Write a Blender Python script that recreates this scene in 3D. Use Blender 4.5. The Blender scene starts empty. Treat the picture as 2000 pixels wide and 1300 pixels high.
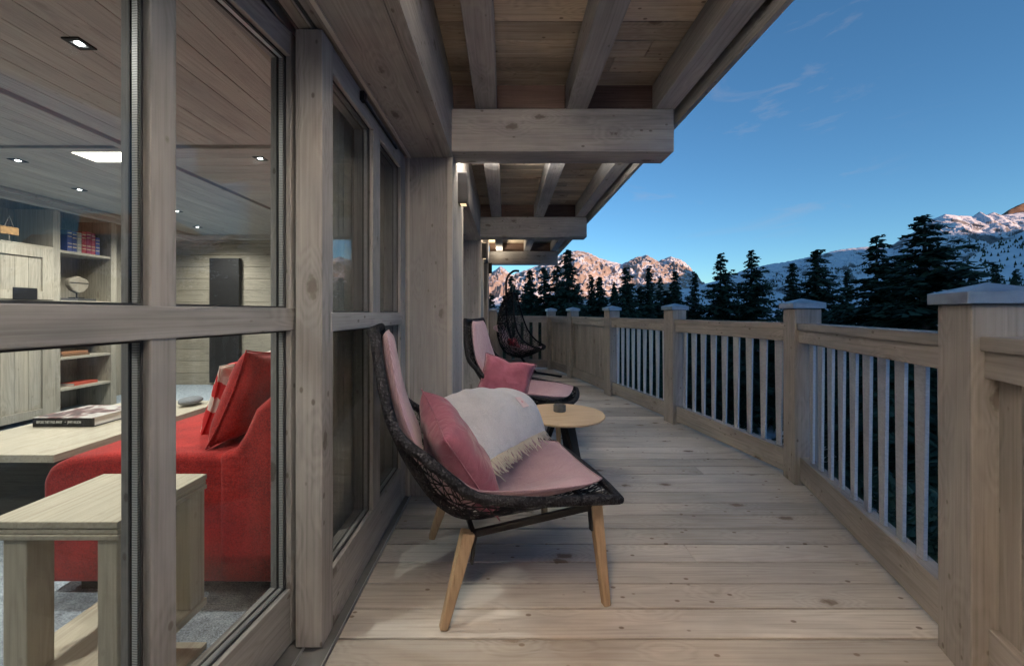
import bpy, bmesh, math, random
from mathutils import Vector, Matrix, noise
R = math.radians
random.seed(7)
S = bpy.context.scene
C = S.collection

# ---------------------------------------------------------------- camera
cam = bpy.data.cameras.new('camera'); co = bpy.data.objects.new('camera', cam); C.objects.link(co)
co.location = (0, 0, 1.165); co.rotation_euler = (R(90), 0, 0)
cam.lens = 13.5; cam.sensor_width = 36; cam.shift_x = .0065; cam.shift_y = -.02
cam.clip_start = .05; cam.clip_end = 40000
S.camera = co
# ---------------------------------------------------------------- sky
SUN_AZ = (0.5, -0.866); SUN_EL = 6.0
W = bpy.data.worlds.new('World'); S.world = W; W.use_nodes = True
nt = W.node_tree; nt.nodes.clear()
def wn(t, **k):
    n = nt.nodes.new(t)
    for a, v in k.items(): setattr(n, a, v)
    return n
sky = wn('ShaderNodeTexSky', sky_type='NISHITA', sun_disc=False)
sky.sun_elevation = R(SUN_EL); sky.sun_rotation = math.atan2(SUN_AZ[0], SUN_AZ[1])
sky.altitude = 1800; sky.air_density = 1.0; sky.dust_density = .6; sky.ozone_density = 2.2
bg = wn('ShaderNodeBackground'); bg.inputs[1].default_value = .105
wo = wn('ShaderNodeOutputWorld')
tc = wn('ShaderNodeTexCoord'); mp = wn('ShaderNodeMapping'); mp.inputs['Scale'].default_value = (1.2, 2.0, 5.5)
mp.inputs['Rotation'].default_value = (0, R(38), R(15))
n1 = wn('ShaderNodeTexNoise'); n1.inputs['Scale'].default_value = 2.3; n1.inputs['Detail'].default_value = 9
n1.inputs['Roughness'].default_value = .62; n1.inputs['Distortion'].default_value = .9
cr = wn('ShaderNodeValToRGB'); cr.color_ramp.elements[0].position = .56; cr.color_ramp.elements[1].position = .86
cr.color_ramp.elements[0].color = (0, 0, 0, 1); cr.color_ramp.elements[1].color = (.6, .6, .6, 1)
n2 = wn('ShaderNodeTexNoise'); n2.inputs['Scale'].default_value = 1.9; n2.inputs['Detail'].default_value = 2
cr2 = wn('ShaderNodeValToRGB'); cr2.color_ramp.elements[0].position = .42; cr2.color_ramp.elements[1].position = .6
mul = wn('ShaderNodeMath', operation='MULTIPLY')
mx = wn('ShaderNodeMix', data_type='RGBA', blend_type='MIX'); 
mx.inputs[7].default_value = (1.9, 1.75, 1.9, 1)
L = nt.links.new
hs = wn('ShaderNodeHueSaturation'); hs.inputs['Saturation'].default_value = 1.06
tn = wn('ShaderNodeMix', data_type='RGBA', blend_type='MULTIPLY'); tn.inputs[0].default_value = 1; tn.inputs[7].default_value = (.76, .96, 1.05, 1)
L(sky.outputs[0], hs.inputs['Color']); L(hs.outputs[0], tn.inputs[6])
L(tc.outputs['Generated'], mp.inputs[0]); L(mp.outputs[0], n1.inputs[0]); L(n1.outputs[0], cr.inputs[0])
L(tc.outputs['Generated'], n2.inputs[0]); L(n2.outputs[0], cr2.inputs[0])
L(cr.outputs[0], mul.inputs[0]); L(cr2.outputs[0], mul.inputs[1])
L(mul.outputs[0], mx.inputs[0]); L(tn.outputs[2], mx.inputs[6]); L(mx.outputs[2], bg.inputs[0]); L(bg.outputs[0], wo.inputs[0])
# ---------------------------------------------------------------- sun
sd = bpy.data.lights.new('sun', 'SUN'); so = bpy.data.objects.new('sun', sd); C.objects.link(so)
sd.energy = 3.3; sd.angle = R(.5); sd.color = (1, .63, .45)
el = R(SUN_EL)
so.rotation_euler = Vector((-SUN_AZ[0]*math.cos(el), -SUN_AZ[1]*math.cos(el), -math.sin(el))).to_track_quat('-Z', 'Y').to_euler()
S.view_settings.view_transform = 'Standard'; S.view_settings.look = 'None'
S.view_settings.exposure = 1.3; S.view_settings.gamma = 1
S.cycles.use_denoising = True; S.cycles.max_bounces = 8; S.cycles.transparent_max_bounces = 16
S.cycles.sample_clamp_indirect = 6; S.cycles.caustics_reflective = False; S.cycles.caustics_refractive = False

# ================================================================ materials
def newmat(name):
    m = bpy.data.materials.new(name); m.use_nodes = True
    t = m.node_tree; b = t.nodes['Principled BSDF']
    return m, t, b
def N(t, typ, **k):
    n = t.nodes.new(typ)
    for a, v in k.items():
        if a in ('Scale', 'Detail', 'Roughness', 'Distortion', 'Randomness', 'Smoothness', 'Strength', 'Distance'): n.inputs[a].default_value = v
        else: setattr(n, a, v)
    return n
def ramp(t, stops):
    n = t.nodes.new('ShaderNodeValToRGB'); e = n.color_ramp.elements
    e[0].position, e[0].color = stops[0][0], (*stops[0][1], 1)
    e[1].position, e[1].color = stops[-1][0], (*stops[-1][1], 1)
    for p, c in stops[1:-1]:
        x = e.new(p); x.color = (*c, 1)
    return n
def g(v): return (v, v, v)
def wood(name, light, dark, axis, knots=1.0, rough=.62, vary=.25, stain=.35, fine=1.0, flat=None):
    m, t, b = newmat(name); k = t.links.new
    tc = N(t, 'ShaderNodeTexCoord'); geo = N(t, 'ShaderNodeNewGeometry'); oi = N(t, 'ShaderNodeObjectInfo')
    ad = N(t, 'ShaderNodeMath', operation='ADD'); k(geo.outputs['Random Per Island'], ad.inputs[0]); k(oi.outputs['Random'], ad.inputs[1])
    ml = N(t, 'ShaderNodeVectorMath', operation='SCALE'); k(ad.outputs[0], ml.inputs['Scale']); ml.inputs[0].default_value = (37, 23, 31)
    av = N(t, 'ShaderNodeVectorMath', operation='ADD'); k(tc.outputs['Object'], av.inputs[0]); k(ml.outputs[0], av.inputs[1])
    def mapped(sl, sc):
        mp = N(t, 'ShaderNodeMapping'); s = [sc]*3; s[axis] = sl; mp.inputs['Scale'].default_value = s
        k(av.outputs[0], mp.inputs[0]); return mp
    # knots
    kp = mapped(3.0, 6.0)
    if flat is not None:
        s_ = list(kp.inputs['Scale'].default_value); s_[flat] = 1.2; kp.inputs['Scale'].default_value = s_
    vo = N(t, 'ShaderNodeTexVoronoi', Scale=1.0, Randomness=1.0); k(kp.outputs[0], vo.inputs[0])
    wv = N(t, 'ShaderNodeTexNoise', Scale=45.0); k(av.outputs[0], wv.inputs[0])
    ka = N(t, 'ShaderNodeMath', operation='MULTIPLY_ADD'); k(wv.outputs[0], ka.inputs[0]); ka.inputs[1].default_value = .14; k(vo.outputs['Distance'], ka.inputs[2])
    kr = ramp(t, [(.135, g(1)), (.165, g(.8)), (.19, g(.25)), (.28, g(0))]); k(ka.outputs[0], kr.inputs[0])
    kw = ramp(t, [(.0, g(1)), (.2, g(.45)), (.45, g(0))]); k(vo.outputs['Distance'], kw.inputs[0])
    pk = mapped(9.0, 15.0)
    if flat is not None:
        s_ = list(pk.inputs['Scale'].default_value); s_[flat] = 3.0; pk.inputs['Scale'].default_value = s_
    v2 = N(t, 'ShaderNodeTexVoronoi', Scale=1.0); k(pk.outputs[0], v2.inputs[0]); pr = ramp(t, [(.075, g(.9)), (.12, g(0))]); k(v2.outputs['Distance'], pr.inputs[0])
    # grain
    gp = mapped(.38, 6.5); n1 = N(t, 'ShaderNodeTexNoise', Scale=1.0, Detail=3, Roughness=.5); k(gp.outputs[0], n1.inputs[0])
    a2 = N(t, 'ShaderNodeMath', operation='MULTIPLY_ADD'); k(kw.outputs[0], a2.inputs[0]); a2.inputs[1].default_value = .30*knots; k(n1.outputs[0], a2.inputs[2])
    m2 = N(t, 'ShaderNodeMath', operation='MULTIPLY'); k(a2.outputs[0], m2.inputs[0]); m2.inputs[1].default_value = 95.0
    sn = N(t, 'ShaderNodeMath', operation='SINE'); k(m2.outputs[0], sn.inputs[0])
    sr = ramp(t, [(0, g(0)), (1, g(1))]); ab = N(t, 'ShaderNodeMath', operation='MULTIPLY_ADD'); k(sn.outputs[0], ab.inputs[0]); ab.inputs[1].default_value = .5; ab.inputs[2].default_value = .5
    fp = mapped(1.6, 110.0*fine); n3 = N(t, 'ShaderNodeTexNoise', Scale=1.0, Detail=4, Roughness=.65); k(fp.outputs[0], n3.inputs[0])
    mg = N(t, 'ShaderNodeMath', operation='MULTIPLY_ADD'); k(ab.outputs[0], mg.inputs[0]); mg.inputs[1].default_value = .17
    k3 = N(t, 'ShaderNodeMath', operation='MULTIPLY'); k(n3.outputs[0], k3.inputs[0]); k3.inputs[1].default_value = .95; k(k3.outputs[0], mg.inputs[2])
    mid = tuple((light[i]*.6+dark[i]*.4) for i in range(3))
    rc = ramp(t, [(.25, dark), (.50, mid), (.78, light)]); k(mg.outputs[0], rc.inputs[0])
    # stains and board to board variation
    sp = mapped(1.1, 3.2); n4 = N(t, 'ShaderNodeTexNoise', Scale=1.0, Detail=5, Roughness=.6); k(sp.outputs[0], n4.inputs[0])
    rs = ramp(t, [(.30, (1-stain, 1-stain*.93, 1-stain*.84)), (.62, g(1.0))]); k(n4.outputs[0], rs.inputs[0])
    mm = N(t, 'ShaderNodeMix', data_type='RGBA', blend_type='MULTIPLY'); mm.inputs[0].default_value = 1; k(rc.outputs[0], mm.inputs[6]); k(rs.outputs[0], mm.inputs[7])
    vr = ramp(t, [(0, g(1-vary)), (1, g(1.0))]); fr = N(t, 'ShaderNodeMath', operation='FRACT'); k7 = N(t, 'ShaderNodeMath', operation='MULTIPLY'); k(ad.outputs[0], k7.inputs[0]); k7.inputs[1].default_value = 7.31
    k(k7.outputs[0], fr.inputs[0]); k(fr.outputs[0], vr.inputs[0])
    mv = N(t, 'ShaderNodeMix', data_type='RGBA', blend_type='MULTIPLY'); mv.inputs[0].default_value = 1; k(mm.outputs[2], mv.inputs[6]); k(vr.outputs[0], mv.inputs[7])
    mk = N(t, 'ShaderNodeMix', data_type='RGBA'); kk = N(t, 'ShaderNodeMath', operation='MULTIPLY'); kx = N(t, 'ShaderNodeMath', operation='MAXIMUM'); k(kr.outputs[0], kx.inputs[0]); k(pr.outputs[0], kx.inputs[1]); k(kx.outputs[0], kk.inputs[0]); kk.inputs[1].default_value = .8*knots
    k(kk.outputs[0], mk.inputs[0]); k(mv.outputs[2], mk.inputs[6]); mk.inputs[7].default_value = (dark[0]*.36, dark[1]*.31, dark[2]*.27, 1)
    k(mk.outputs[2], b.inputs['Base Color']); b.inputs['Roughness'].default_value = rough
    b.inputs['Specular IOR Level'].default_value = .3
    bp = N(t, 'ShaderNodeBump', Strength=.45, Distance=.004); k(mg.outputs[0], bp.inputs['Height']); k(bp.outputs[0], b.inputs['Normal'])
    return m
def W3(name, light, dark, **k): return [wood('%s_%s' % (name, 'xyz'[i]), light, dark, i, **k) for i in range(3)]
def plain(name, col, rough=.5, metal=0, bump=0, bscale=60, var=.0, vscale=8, spec=.5):
    m, t, b = newmat(name); k = t.links.new
    b.inputs['Roughness'].default_value = rough; b.inputs['Metallic'].default_value = metal; b.inputs['Specular IOR Level'].default_value = spec
    b.inputs['Base Color'].default_value = (*col, 1)
    tc = N(t, 'ShaderNodeTexCoord')
    n = N(t, 'ShaderNodeTexNoise', Scale=vscale, Detail=6, Roughness=.6); k(tc.outputs['Object'], n.inputs[0])
    v = var if var else .12
    r = ramp(t, [(.3, tuple(c*(1-v) for c in col)), (.7, tuple(min(1, c*(1+v*.6)) for c in col))]); k(n.outputs[0], r.inputs[0]); k(r.outputs[0], b.inputs['Base Color'])
    if bump:
        n2 = N(t, 'ShaderNodeTexNoise', Scale=bscale, Detail=3); k(tc.outputs['Object'], n2.inputs[0])
        bp = N(t, 'ShaderNodeBump', Strength=bump, Distance=.004); k(n2.outputs[0], bp.inputs['Height']); k(bp.outputs[0], b.inputs['Normal'])
    return m
def fabric(name, col, col2, weave=420, bump=.4, sheen=.2, stripes=0, crease=.55):
    m, t, b = newmat(name); k = t.links.new; tc = N(t, 'ShaderNodeTexCoord')
    w1 = N(t, 'ShaderNodeTexNoise', Scale=weave, Detail=1); k(tc.outputs['Object'], w1.inputs[0])
    n = N(t, 'ShaderNodeTexNoise', Scale=9, Detail=4); k(tc.outputs['Object'], n.inputs[0])
    mx = N(t, 'ShaderNodeMath', operation='MULTIPLY_ADD'); k(n.outputs[0], mx.inputs[0]); mx.inputs[1].default_value = .45
    h = N(t, 'ShaderNodeMath', operation='MULTIPLY'); k(w1.outputs[0], h.inputs[0]); h.inputs[1].default_value = .6; k(h.outputs[0], mx.inputs[2])
    src = mx
    if stripes:
        wv = N(t, 'ShaderNodeTexWave', Scale=stripes, Distortion=.6); wv.bands_direction = 'Y'; k(tc.outputs['Object'], wv.inputs[0])
        s2 = N(t, 'ShaderNodeMath', operation='MULTIPLY_ADD'); k(wv.outputs['Fac'], s2.inputs[0]); s2.inputs[1].default_value = .22; k(mx.outputs[0], s2.inputs[2]); src = s2
    r = ramp(t, [(.38, col2), (.66, col)]); k(src.outputs[0], r.inputs[0]); k(r.outputs[0], b.inputs['Base Color'])
    b.inputs['Roughness'].default_value = .85; b.inputs['Specular IOR Level'].default_value = .2; b.inputs['Sheen Weight'].default_value = sheen
    cz = N(t, 'ShaderNodeTexNoise', Scale=11, Detail=3, Distortion=1.4); k(tc.outputs['Object'], cz.inputs[0])
    b0 = N(t, 'ShaderNodeBump', Strength=crease, Distance=.02); k(cz.outputs[0], b0.inputs['Height'])
    bp = N(t, 'ShaderNodeBump', Strength=bump, Distance=.002); k(b0.outputs[0], bp.inputs['Normal']); k(src.outputs[0], bp.inputs['Height']); k(bp.outputs[0], b.inputs['Normal'])
    return m
def glow(name, col, s):
    m, t, b = newmat(name); b.inputs['Emission Color'].default_value = (*col, 1); b.inputs['Emission Strength'].default_value = s; b.inputs['Base Color'].default_value = (.8, .8, .8, 1); return m

WG = W3('grey_larch', (.455, .43, .405), (.26, .243, .228), stain=.5)
WR = W3('rail_larch', (.42, .385, .35), (.25, .226, .203), stain=.45)
WD = W3('deck_larch', (.82, .775, .70), (.53, .48, .415), knots=1.25, vary=.40, stain=.34, flat=2)
WS = W3('soffit_larch', (.68, .575, .44), (.37, .295, .21), knots=1.1, vary=.38, stain=.5, flat=2)
WI = W3('room_larch', (.46, .42, .34), (.24, .21, .165), vary=.12, stain=.2, knots=.5)
WC = W3('room_ceiling_larch', (.56, .53, .47), (.36, .335, .295), vary=.14, stain=.25, knots=.4, flat=2)
WT = W3('teak', (.46, .33, .205), (.27, .18, .105), knots=0, vary=.1, stain=.2)
WTT = W3('tabletop_oak', (.62, .48, .32), (.42, .30, .18), knots=.1, vary=.1, stain=.12)
WL = W3('table_oak', (.60, .54, .42), (.38, .33, .25), knots=.25, vary=.06, stain=.15)
WK = W3('ledger_brown', (.21, .135, .105), (.09, .055, .045), knots=.4, stain=.5)
M_black = plain('black_metal', (.014, .014, .016), .55, spec=.2)
M_dark = plain('dark_gasket', (.02, .02, .022), .6)
M_alu = plain('aluminium', (.55, .57, .6), .35, .8)
M_sill = plain('grey_metal_sill', (.20, .21, .22), .5, .5, .1)
M_zinc = plain('zinc_cap', (.30, .35, .41), .42, .6, .15, 30, .25, 12)
M_trim = plain('pale_trim', (.50, .47, .43), .5)
M_panel = plain('dark_panel', (.018, .018, .02), .5)
M_pink = fabric('pale_pink_fabric', (.46, .31, .345), (.30, .19, .22), 420, .5, .2, 30)
M_rose = fabric('rose_fabric', (.25, .075, .115), (.145, .038, .062), 600, .2, .25)
M_crim = fabric('crimson_fabric', (.42, .04, .06), (.25, .02, .03), 600, .15)
M_red = fabric('red_sofa_fabric', (.52, .034, .028), (.22, .012, .011), 210, 1.0, .15, crease=.12)
M_wool = fabric('grey_wool', (.74, .72, .72), (.56, .55, .56), 260, .5, .6)
M_fringe = plain('wool_fringe', (.66, .60, .50), .9, 0, .4, 200)
M_label = plain('label_pink', (.80, .62, .62), .8)
M_labelmark = plain('label_mark', (.72, .25, .28), .8)
M_stone = plain('dark_stone', (.085, .09, .095), .6, 0, .5, 120, .35, 40)
M_curtain = fabric('curtain', (.46, .44, .38), (.33, .31, .27), 300, .2)
M_paper = plain('paper', (.75, .74, .70), .8)
M_white = plain('white_lettering', (.85, .85, .82), .6)
M_cork = plain('cork', (.62, .36, .14), .8, 0, .4, 80, .3, 30)
M_string = plain('string', (.3, .27, .22), .9)
M_bowl = plain('carved_stone', (.26, .23, .18), .7, 0, .4, 40, .3)
M_fur = plain('grey_fur', (.20, .22, .24), .9, 0, 1.0, 90)
def spacer():
    m, t, b = newmat('perforated_spacer'); k = t.links.new; tc = N(t, 'ShaderNodeTexCoord')
    mp = N(t, 'ShaderNodeMapping'); mp.inputs['Scale'].default_value = (0, 0, 1); k(tc.outputs['Object'], mp.inputs[0])
    w = N(t, 'ShaderNodeTexWave', Scale=55); w.bands_direction = 'Z'; k(mp.outputs[0], w.inputs[0])
    r = ramp(t, [(.2, g(.2)), (.5, g(.5))]); k(w.outputs['Fac'], r.inputs[0]); k(r.outputs[0], b.inputs['Base Color'])
    b.inputs['Metallic'].default_value = .2; b.inputs['Roughness'].default_value = .4
    return m
M_spacer = spacer()
def glassmat():
    m, t, b = newmat('window_glass'); t.nodes.remove(b); k = t.links.new
    out = [n for n in t.nodes if n.type == 'OUTPUT_MATERIAL'][0]
    tr = N(t, 'ShaderNodeBsdfTransparent'); tr.inputs[0].default_value = (.97, .98, .975, 1)
    gl = N(t, 'ShaderNodeBsdfGlossy'); gl.inputs['Roughness'].default_value = .0
    fr = N(t, 'ShaderNodeFresnel'); ge = N(t, 'ShaderNodeNewGeometry')
    mr = N(t, 'ShaderNodeMapRange'); k(ge.outputs['Backfacing'], mr.inputs[0]); mr.inputs[3].default_value = 1.3; mr.inputs[4].default_value = 1/1.3; k(mr.outputs[0], fr.inputs[0])
    mx = N(t, 'ShaderNodeMixShader'); k(fr.outputs[0], mx.inputs[0]); k(tr.outputs[0], mx.inputs[1]); k(gl.outputs[0], mx.inputs[2]); k(mx.outputs[0], out.inputs[0])
    return m
M_glass = glassmat()
def steel():
    m, t, b = newmat('galvanised_steel'); k = t.links.new; tc = N(t, 'ShaderNodeTexCoord')
    mp = N(t, 'ShaderNodeMapping'); mp.inputs['Scale'].default_value = (1, 1, 3); k(tc.outputs['Object'], mp.inputs[0])
    n = N(t, 'ShaderNodeTexNoise', Scale=55, Detail=4, Roughness=.7); k(mp.outputs[0], n.inputs[0])
    r = ramp(t, [(.3, (.46, .48, .51)), (.7, (.66, .68, .71))]); k(n.outputs[0], r.inputs[0]); k(r.outputs[0], b.inputs['Base Color'])
    r2 = ramp(t, [(.3, g(.30)), (.7, g(.5))]); k(n.outputs[0], r2.inputs[0]); k(r2.outputs[0], b.inputs['Roughness'])
    b.inputs['Metallic'].default_value = .55
    bp = N(t, 'ShaderNodeBump', Strength=.35, Distance=.002); k(n.outputs[0], bp.inputs['Height']); k(bp.outputs[0], b.inputs['Normal'])
    return m
M_steel = steel()
def carpet():
    m, t, b = newmat('blue_grey_carpet'); k = t.links.new; tc = N(t, 'ShaderNodeTexCoord')
    n = N(t, 'ShaderNodeTexNoise', Scale=160, Detail=3); k(tc.outputs['Object'], n.inputs[0])
    n2 = N(t, 'ShaderNodeTexNoise', Scale=26, Detail=4); k(tc.outputs['Object'], n2.inputs[0])
    a = N(t, 'ShaderNodeMath', operation='MULTIPLY_ADD'); k(n2.outputs[0], a.inputs[0]); a.inputs[1].default_value = .35; 
    h = N(t, 'ShaderNodeMath', operation='MULTIPLY'); k(n.outputs[0], h.inputs[0]); h.inputs[1].default_value = .65; k(h.outputs[0], a.inputs[2])
    r = ramp(t, [(.36, (.15, .18, .21)), (.62, (.50, .58, .66))]); k(a.outputs[0], r.inputs[0]); k(r.outputs[0], b.inputs['Base Color'])
    b.inputs['Roughness'].default_value = .95
    bp = N(t, 'ShaderNodeBump', Strength=.9, Distance=.006); k(a.outputs[0], bp.inputs['Height']); k(bp.outputs[0], b.inputs['Normal'])
    return m
M_carpet = carpet()
def rope():
    m, t, b = newmat('black_rope'); k = t.links.new; tc = N(t, 'ShaderNodeTexCoord')
    v = N(t, 'ShaderNodeTexVoronoi', Scale=95, Randomness=.7); k(tc.outputs['Object'], v.inputs[0])
    r = ramp(t, [(.10, (.06, .06, .07)), (.22, (.016, .016, .02)), (.6, (.005, .005, .007))]); k(v.outputs['Distance'], r.inputs[0]); k(r.outputs[0], b.inputs['Base Color'])
    b.inputs['Roughness'].default_value = .6; b.inputs['Specular IOR Level'].default_value = .12
    bp = N(t, 'ShaderNodeBump', Strength=1.0, Distance=.006); bp.invert = True; k(v.outputs['Distance'], bp.inputs['Height']); k(bp.outputs[0], b.inputs['Normal'])
    return m
M_rope = rope()
M_strand = plain('black_strand', (.008, .008, .010), .55, spec=.25)
def pattern():
    m, t, b = newmat('red_white_pattern'); k = t.links.new; tc = N(t, 'ShaderNodeTexCoord')
    v = N(t, 'ShaderNodeTexVoronoi', Scale=11, Randomness=1); v.distance = 'MANHATTAN'; k(tc.outputs['Object'], v.inputs[0])
    r = ramp(t, [(.49, (.66, .62, .55)), (.52, (.55, .03, .03))]); s = N(t, 'ShaderNodeSeparateColor'); k(v.outputs['Color'], s.inputs[0]); k(s.outputs[0], r.inputs[0])
    k(r.outputs[0], b.inputs['Base Color']); b.inputs['Roughness'].default_value = .85
    return m
M_pattern = pattern()
def cover():
    m, t, b = newmat('book_cover'); k = t.links.new; tc = N(t, 'ShaderNodeTexCoord')
    n = N(t, 'ShaderNodeTexNoise', Scale=9, Detail=5, Distortion=1.2); k(tc.outputs['Object'], n.inputs[0])
    r = ramp(t, [(.38, (.03, .025, .035)), (.5, (.22, .10, .10)), (.56, (.5, .47, .45)), (.7, (.62, .60, .58))]); k(n.outputs[0], r.inputs[0]); k(r.outputs[0], b.inputs['Base Color'])
    b.inputs['Roughness'].default_value = .35
    return m
M_cover = cover()
def snowrock(name, rockcol, rockcol2, lo, hi, nsc, bump, trees=0, rock_bias=0.0):
    m, t, b = newmat(name); k = t.links.new; tc = N(t, 'ShaderNodeTexCoord'); ge = N(t, 'ShaderNodeNewGeometry')
    n = N(t, 'ShaderNodeTexNoise', Scale=nsc, Detail=9, Roughness=.58); k(tc.outputs['Object'], n.inputs[0])
    sx = N(t, 'ShaderNodeSeparateXYZ'); k(ge.outputs['Normal'], sx.inputs[0])
    a = N(t, 'ShaderNodeMath', operation='MULTIPLY_ADD'); k(n.outputs[0], a.inputs[0]); a.inputs[1].default_value = -1.3; k(sx.outputs['Z'], a.inputs[2])
    r = ramp(t, [(lo, g(1)), (hi, g(0))]); k(a.outputs[0], r.inputs[0])
    n2 = N(t, 'ShaderNodeTexNoise', Scale=nsc*5, Detail=8); k(tc.outputs['Object'], n2.inputs[0])
    rr = ramp(t, [(.35, rockcol2), (.65, rockcol)]); k(n2.outputs[0], rr.inputs[0])
    mx = N(t, 'ShaderNodeMix', data_type='RGBA'); k(r.outputs[0], mx.inputs[0]); mx.inputs[6].default_value = (.66, .68, .72, 1); k(rr.outputs[0], mx.inputs[7])
    k(mx.outputs[2], b.inputs['Base Color']); b.inputs['Roughness'].default_value = .9; b.inputs['Specular IOR Level'].default_value = .1
    bp = N(t, 'ShaderNodeBump', Strength=1.0, Distance=bump); k(n.outputs[0], bp.inputs['Height']); k(bp.outputs[0], b.inputs['Normal'])
    return m

# ================================================================ builders
def tag(o, label=None, cat=None, group=None, kind=None):
    if label: o['label'] = label
    if cat: o['category'] = cat
    if group: o['group'] = group
    if kind: o['kind'] = kind
    return o
def empty(name, loc=(0, 0, 0), rz=0, label=None, cat=None, group=None):
    o = bpy.data.objects.new(name, None); C.objects.link(o); o.location = loc; o.rotation_euler = (0, 0, rz); o.empty_display_size = .1
    return tag(o, label, cat, group)
def box(bm, c, s, rz=0, taper=None, mi=0):
    """c centre, s full sizes"""
    M = Matrix.Translation(c) @ Matrix.Rotation(rz, 4, 'Z')
    vs = []
    for dz in (-.5, .5):
        tx = taper if (taper and dz > 0) else (1, 1)
        for dx, dy in ((-.5, -.5), (.5, -.5), (.5, .5), (-.5, .5)):
            vs.append(bm.verts.new(M @ Vector((dx*s[0]*tx[0], dy*s[1]*tx[1], dz*s[2]))))
    fs = [(3, 2, 1, 0), (4, 5, 6, 7), (0, 1, 5, 4), (1, 2, 6, 5), (2, 3, 7, 6), (3, 0, 4, 7)]
    for f in fs:
        x = bm.faces.new([vs[i] for i in f]); x.material_index = mi
    return vs
def bb(bm, x0, x1, y0, y1, z0, z1): return box(bm, ((x0+x1)/2, (y0+y1)/2, (z0+z1)/2), (x1-x0, y1-y0, z1-z0))
def tube(bm, pts, r, n=8, closed=False, rads=None):
    pts = [Vector(p) for p in pts]; rings = []; L = len(pts)
    prev = None
    for i, p in enumerate(pts):
        if closed: d = pts[(i+1) % L]-pts[i-1]
        else: d = pts[min(i+1, L-1)]-pts[max(i-1, 0)]
        d.normalize()
        if prev is None:
            up = Vector((0, 0, 1)) if abs(d.z) < .9 else Vector((1, 0, 0)); a = d.cross(up).normalized()
        else: a = (prev - d*prev.dot(d)).normalized()
        prev = a; b = d.cross(a)
        rr = rads[i] if rads else r
        rings.append([bm.verts.new(p+(a*math.cos(2*math.pi*k/n)+b*math.sin(2*math.pi*k/n))*rr) for k in range(n)])
    rng = range(L) if closed else range(L-1)
    for i in rng:
        A, B = rings[i], rings[(i+1) % L]
        for k in range(n): bm.faces.new((A[k], A[(k+1) % n], B[(k+1) % n], B[k]))
    if not closed:
        bm.faces.new(rings[0][::-1]); bm.faces.new(rings[-1])
    return rings
def obj(name, bm, mat, parent=None, bevel=0, smooth=False, label=None, cat=None, group=None, kind=None, loc=None, rz=0):
    me = bpy.data.meshes.new(name)
    bmesh.ops.recalc_face_normals(bm, faces=bm.faces)
    bm.to_mesh(me); bm.free()
    for m in (mat if isinstance(mat, (list, tuple)) else [mat]): me.materials.append(m)
    if smooth: me.polygons.foreach_set('use_smooth', [True]*len(me.polygons))
    o = bpy.data.objects.new(name, me); C.objects.link(o); o.parent = parent
    if loc: o.location = loc
    o.rotation_euler = (0, 0, rz)
    if bevel:
        b = o.modifiers.new('bevel', 'BEVEL'); b.width = bevel; b.segments = 2; b.limit_method = 'ANGLE'; b.angle_limit = R(40)
    return tag(o, label, cat, group, kind)
def B(name, dims, mat, parent=None, bevel=.004, **k):
    """one mesh from boxes given as (x0,x1,y0,y1,z0,z1)"""
    bm = bmesh.new()
    for d in (dims if isinstance(dims[0], (list, tuple)) else [dims]): bb(bm, *d)
    return obj(name, bm, mat, parent, bevel, **k)
def interp(kn, u):
    """catmull-rom through (u, tuple) knots"""
    n = len(kn)
    for i in range(n-1):
        if u <= kn[i+1][0] or i == n-2:
            u0, p1 = kn[i]; u1, p2 = kn[i+1]; p0 = kn[max(i-1, 0)][1]; p3 = kn[min(i+2, n-1)][1]
            s = (u-u0)/(u1-u0); s = max(0, min(1, s))
            return tuple(.5*((2*b)+(c-a)*s+(2*a-5*b+4*c-d)*s*s+(3*b-a-3*c+d)*s**3) for a, b, c, d in zip(p0, p1, p2, p3))
def copy_tree(o, parent=None):
    c = o.copy(); C.objects.link(c); c.parent = parent
    for ch in [x for x in o.children]: copy_tree(ch, c)
    return c

# ================================================================ terrain
def prof(knots, x):
    if x <= knots[0][0]: return knots[0][1]
    for (a, b), (c, d) in zip(knots, knots[1:]):
        if x <= c: return b+(d-b)*(x-a)/(c-a)
    return knots[-1][1]
def ridge(name, knots, D, depth, mat, x0, x1, nx, ny, rough, label, base=-12, fall=.8, sharp=1.0):
    """a mountain body: crest height along its length follows the skyline seen from the valley, slopes run down to both sides"""
    bm = bmesh.new(); grid = []
    for j in range(ny):
        s = j/(ny-1)*1.35; row = []          # 0 = foot, 1 = crest, beyond = back slope
        Y = D-depth+depth*s
        for i in range(nx):
            q = x0+(x1-x0)*i/(nx-1)
            crest = (prof(knots, q))/750*D*1.0
            X = (q-987)/750*D*(.75+.25*s)
            f = (s**fall if s <= 1 else max(0, 1-(s-1)*2.2))
            P = Vector((X, Y, 0))*(1/ (D*.05))
            rm = noise.ridged_multi_fractal(P*sharp, 1.0, 2.1, 7, 1.0, 2.0)-1.0
            rm2 = noise.ridged_multi_fractal(Vector((P.x*3.2, P.y*1.6, 2)), .9, 2.2, 6, 1.0, 2.0)-1.0
            w = math.sin(min(1, s)*math.pi)**.7 if s < 1 else .0
            z = base+(crest-base)*f+rough*(rm*w*.8+rm2*(.55*w+.10))
            row.append(bm.verts.new((X, Y, z)))
        grid.append(row)
    for j in range(ny-1):
        for i in range(nx-1):
            bm.faces.new((grid[j][i], grid[j][i+1], grid[j+1][i+1], grid[j+1][i]))
    from mathutils.bvhtree import BVHTree
    tr = BVHTree.FromBMesh(bm)
    obj(name, bm, mat, smooth=True, kind='structure', label=label)
    return tr
M_farsnow = snowrock('far_snow_rock', (.42, .34, .29), (.25, .20, .17), -.06, .20, .0020, 110)
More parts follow.
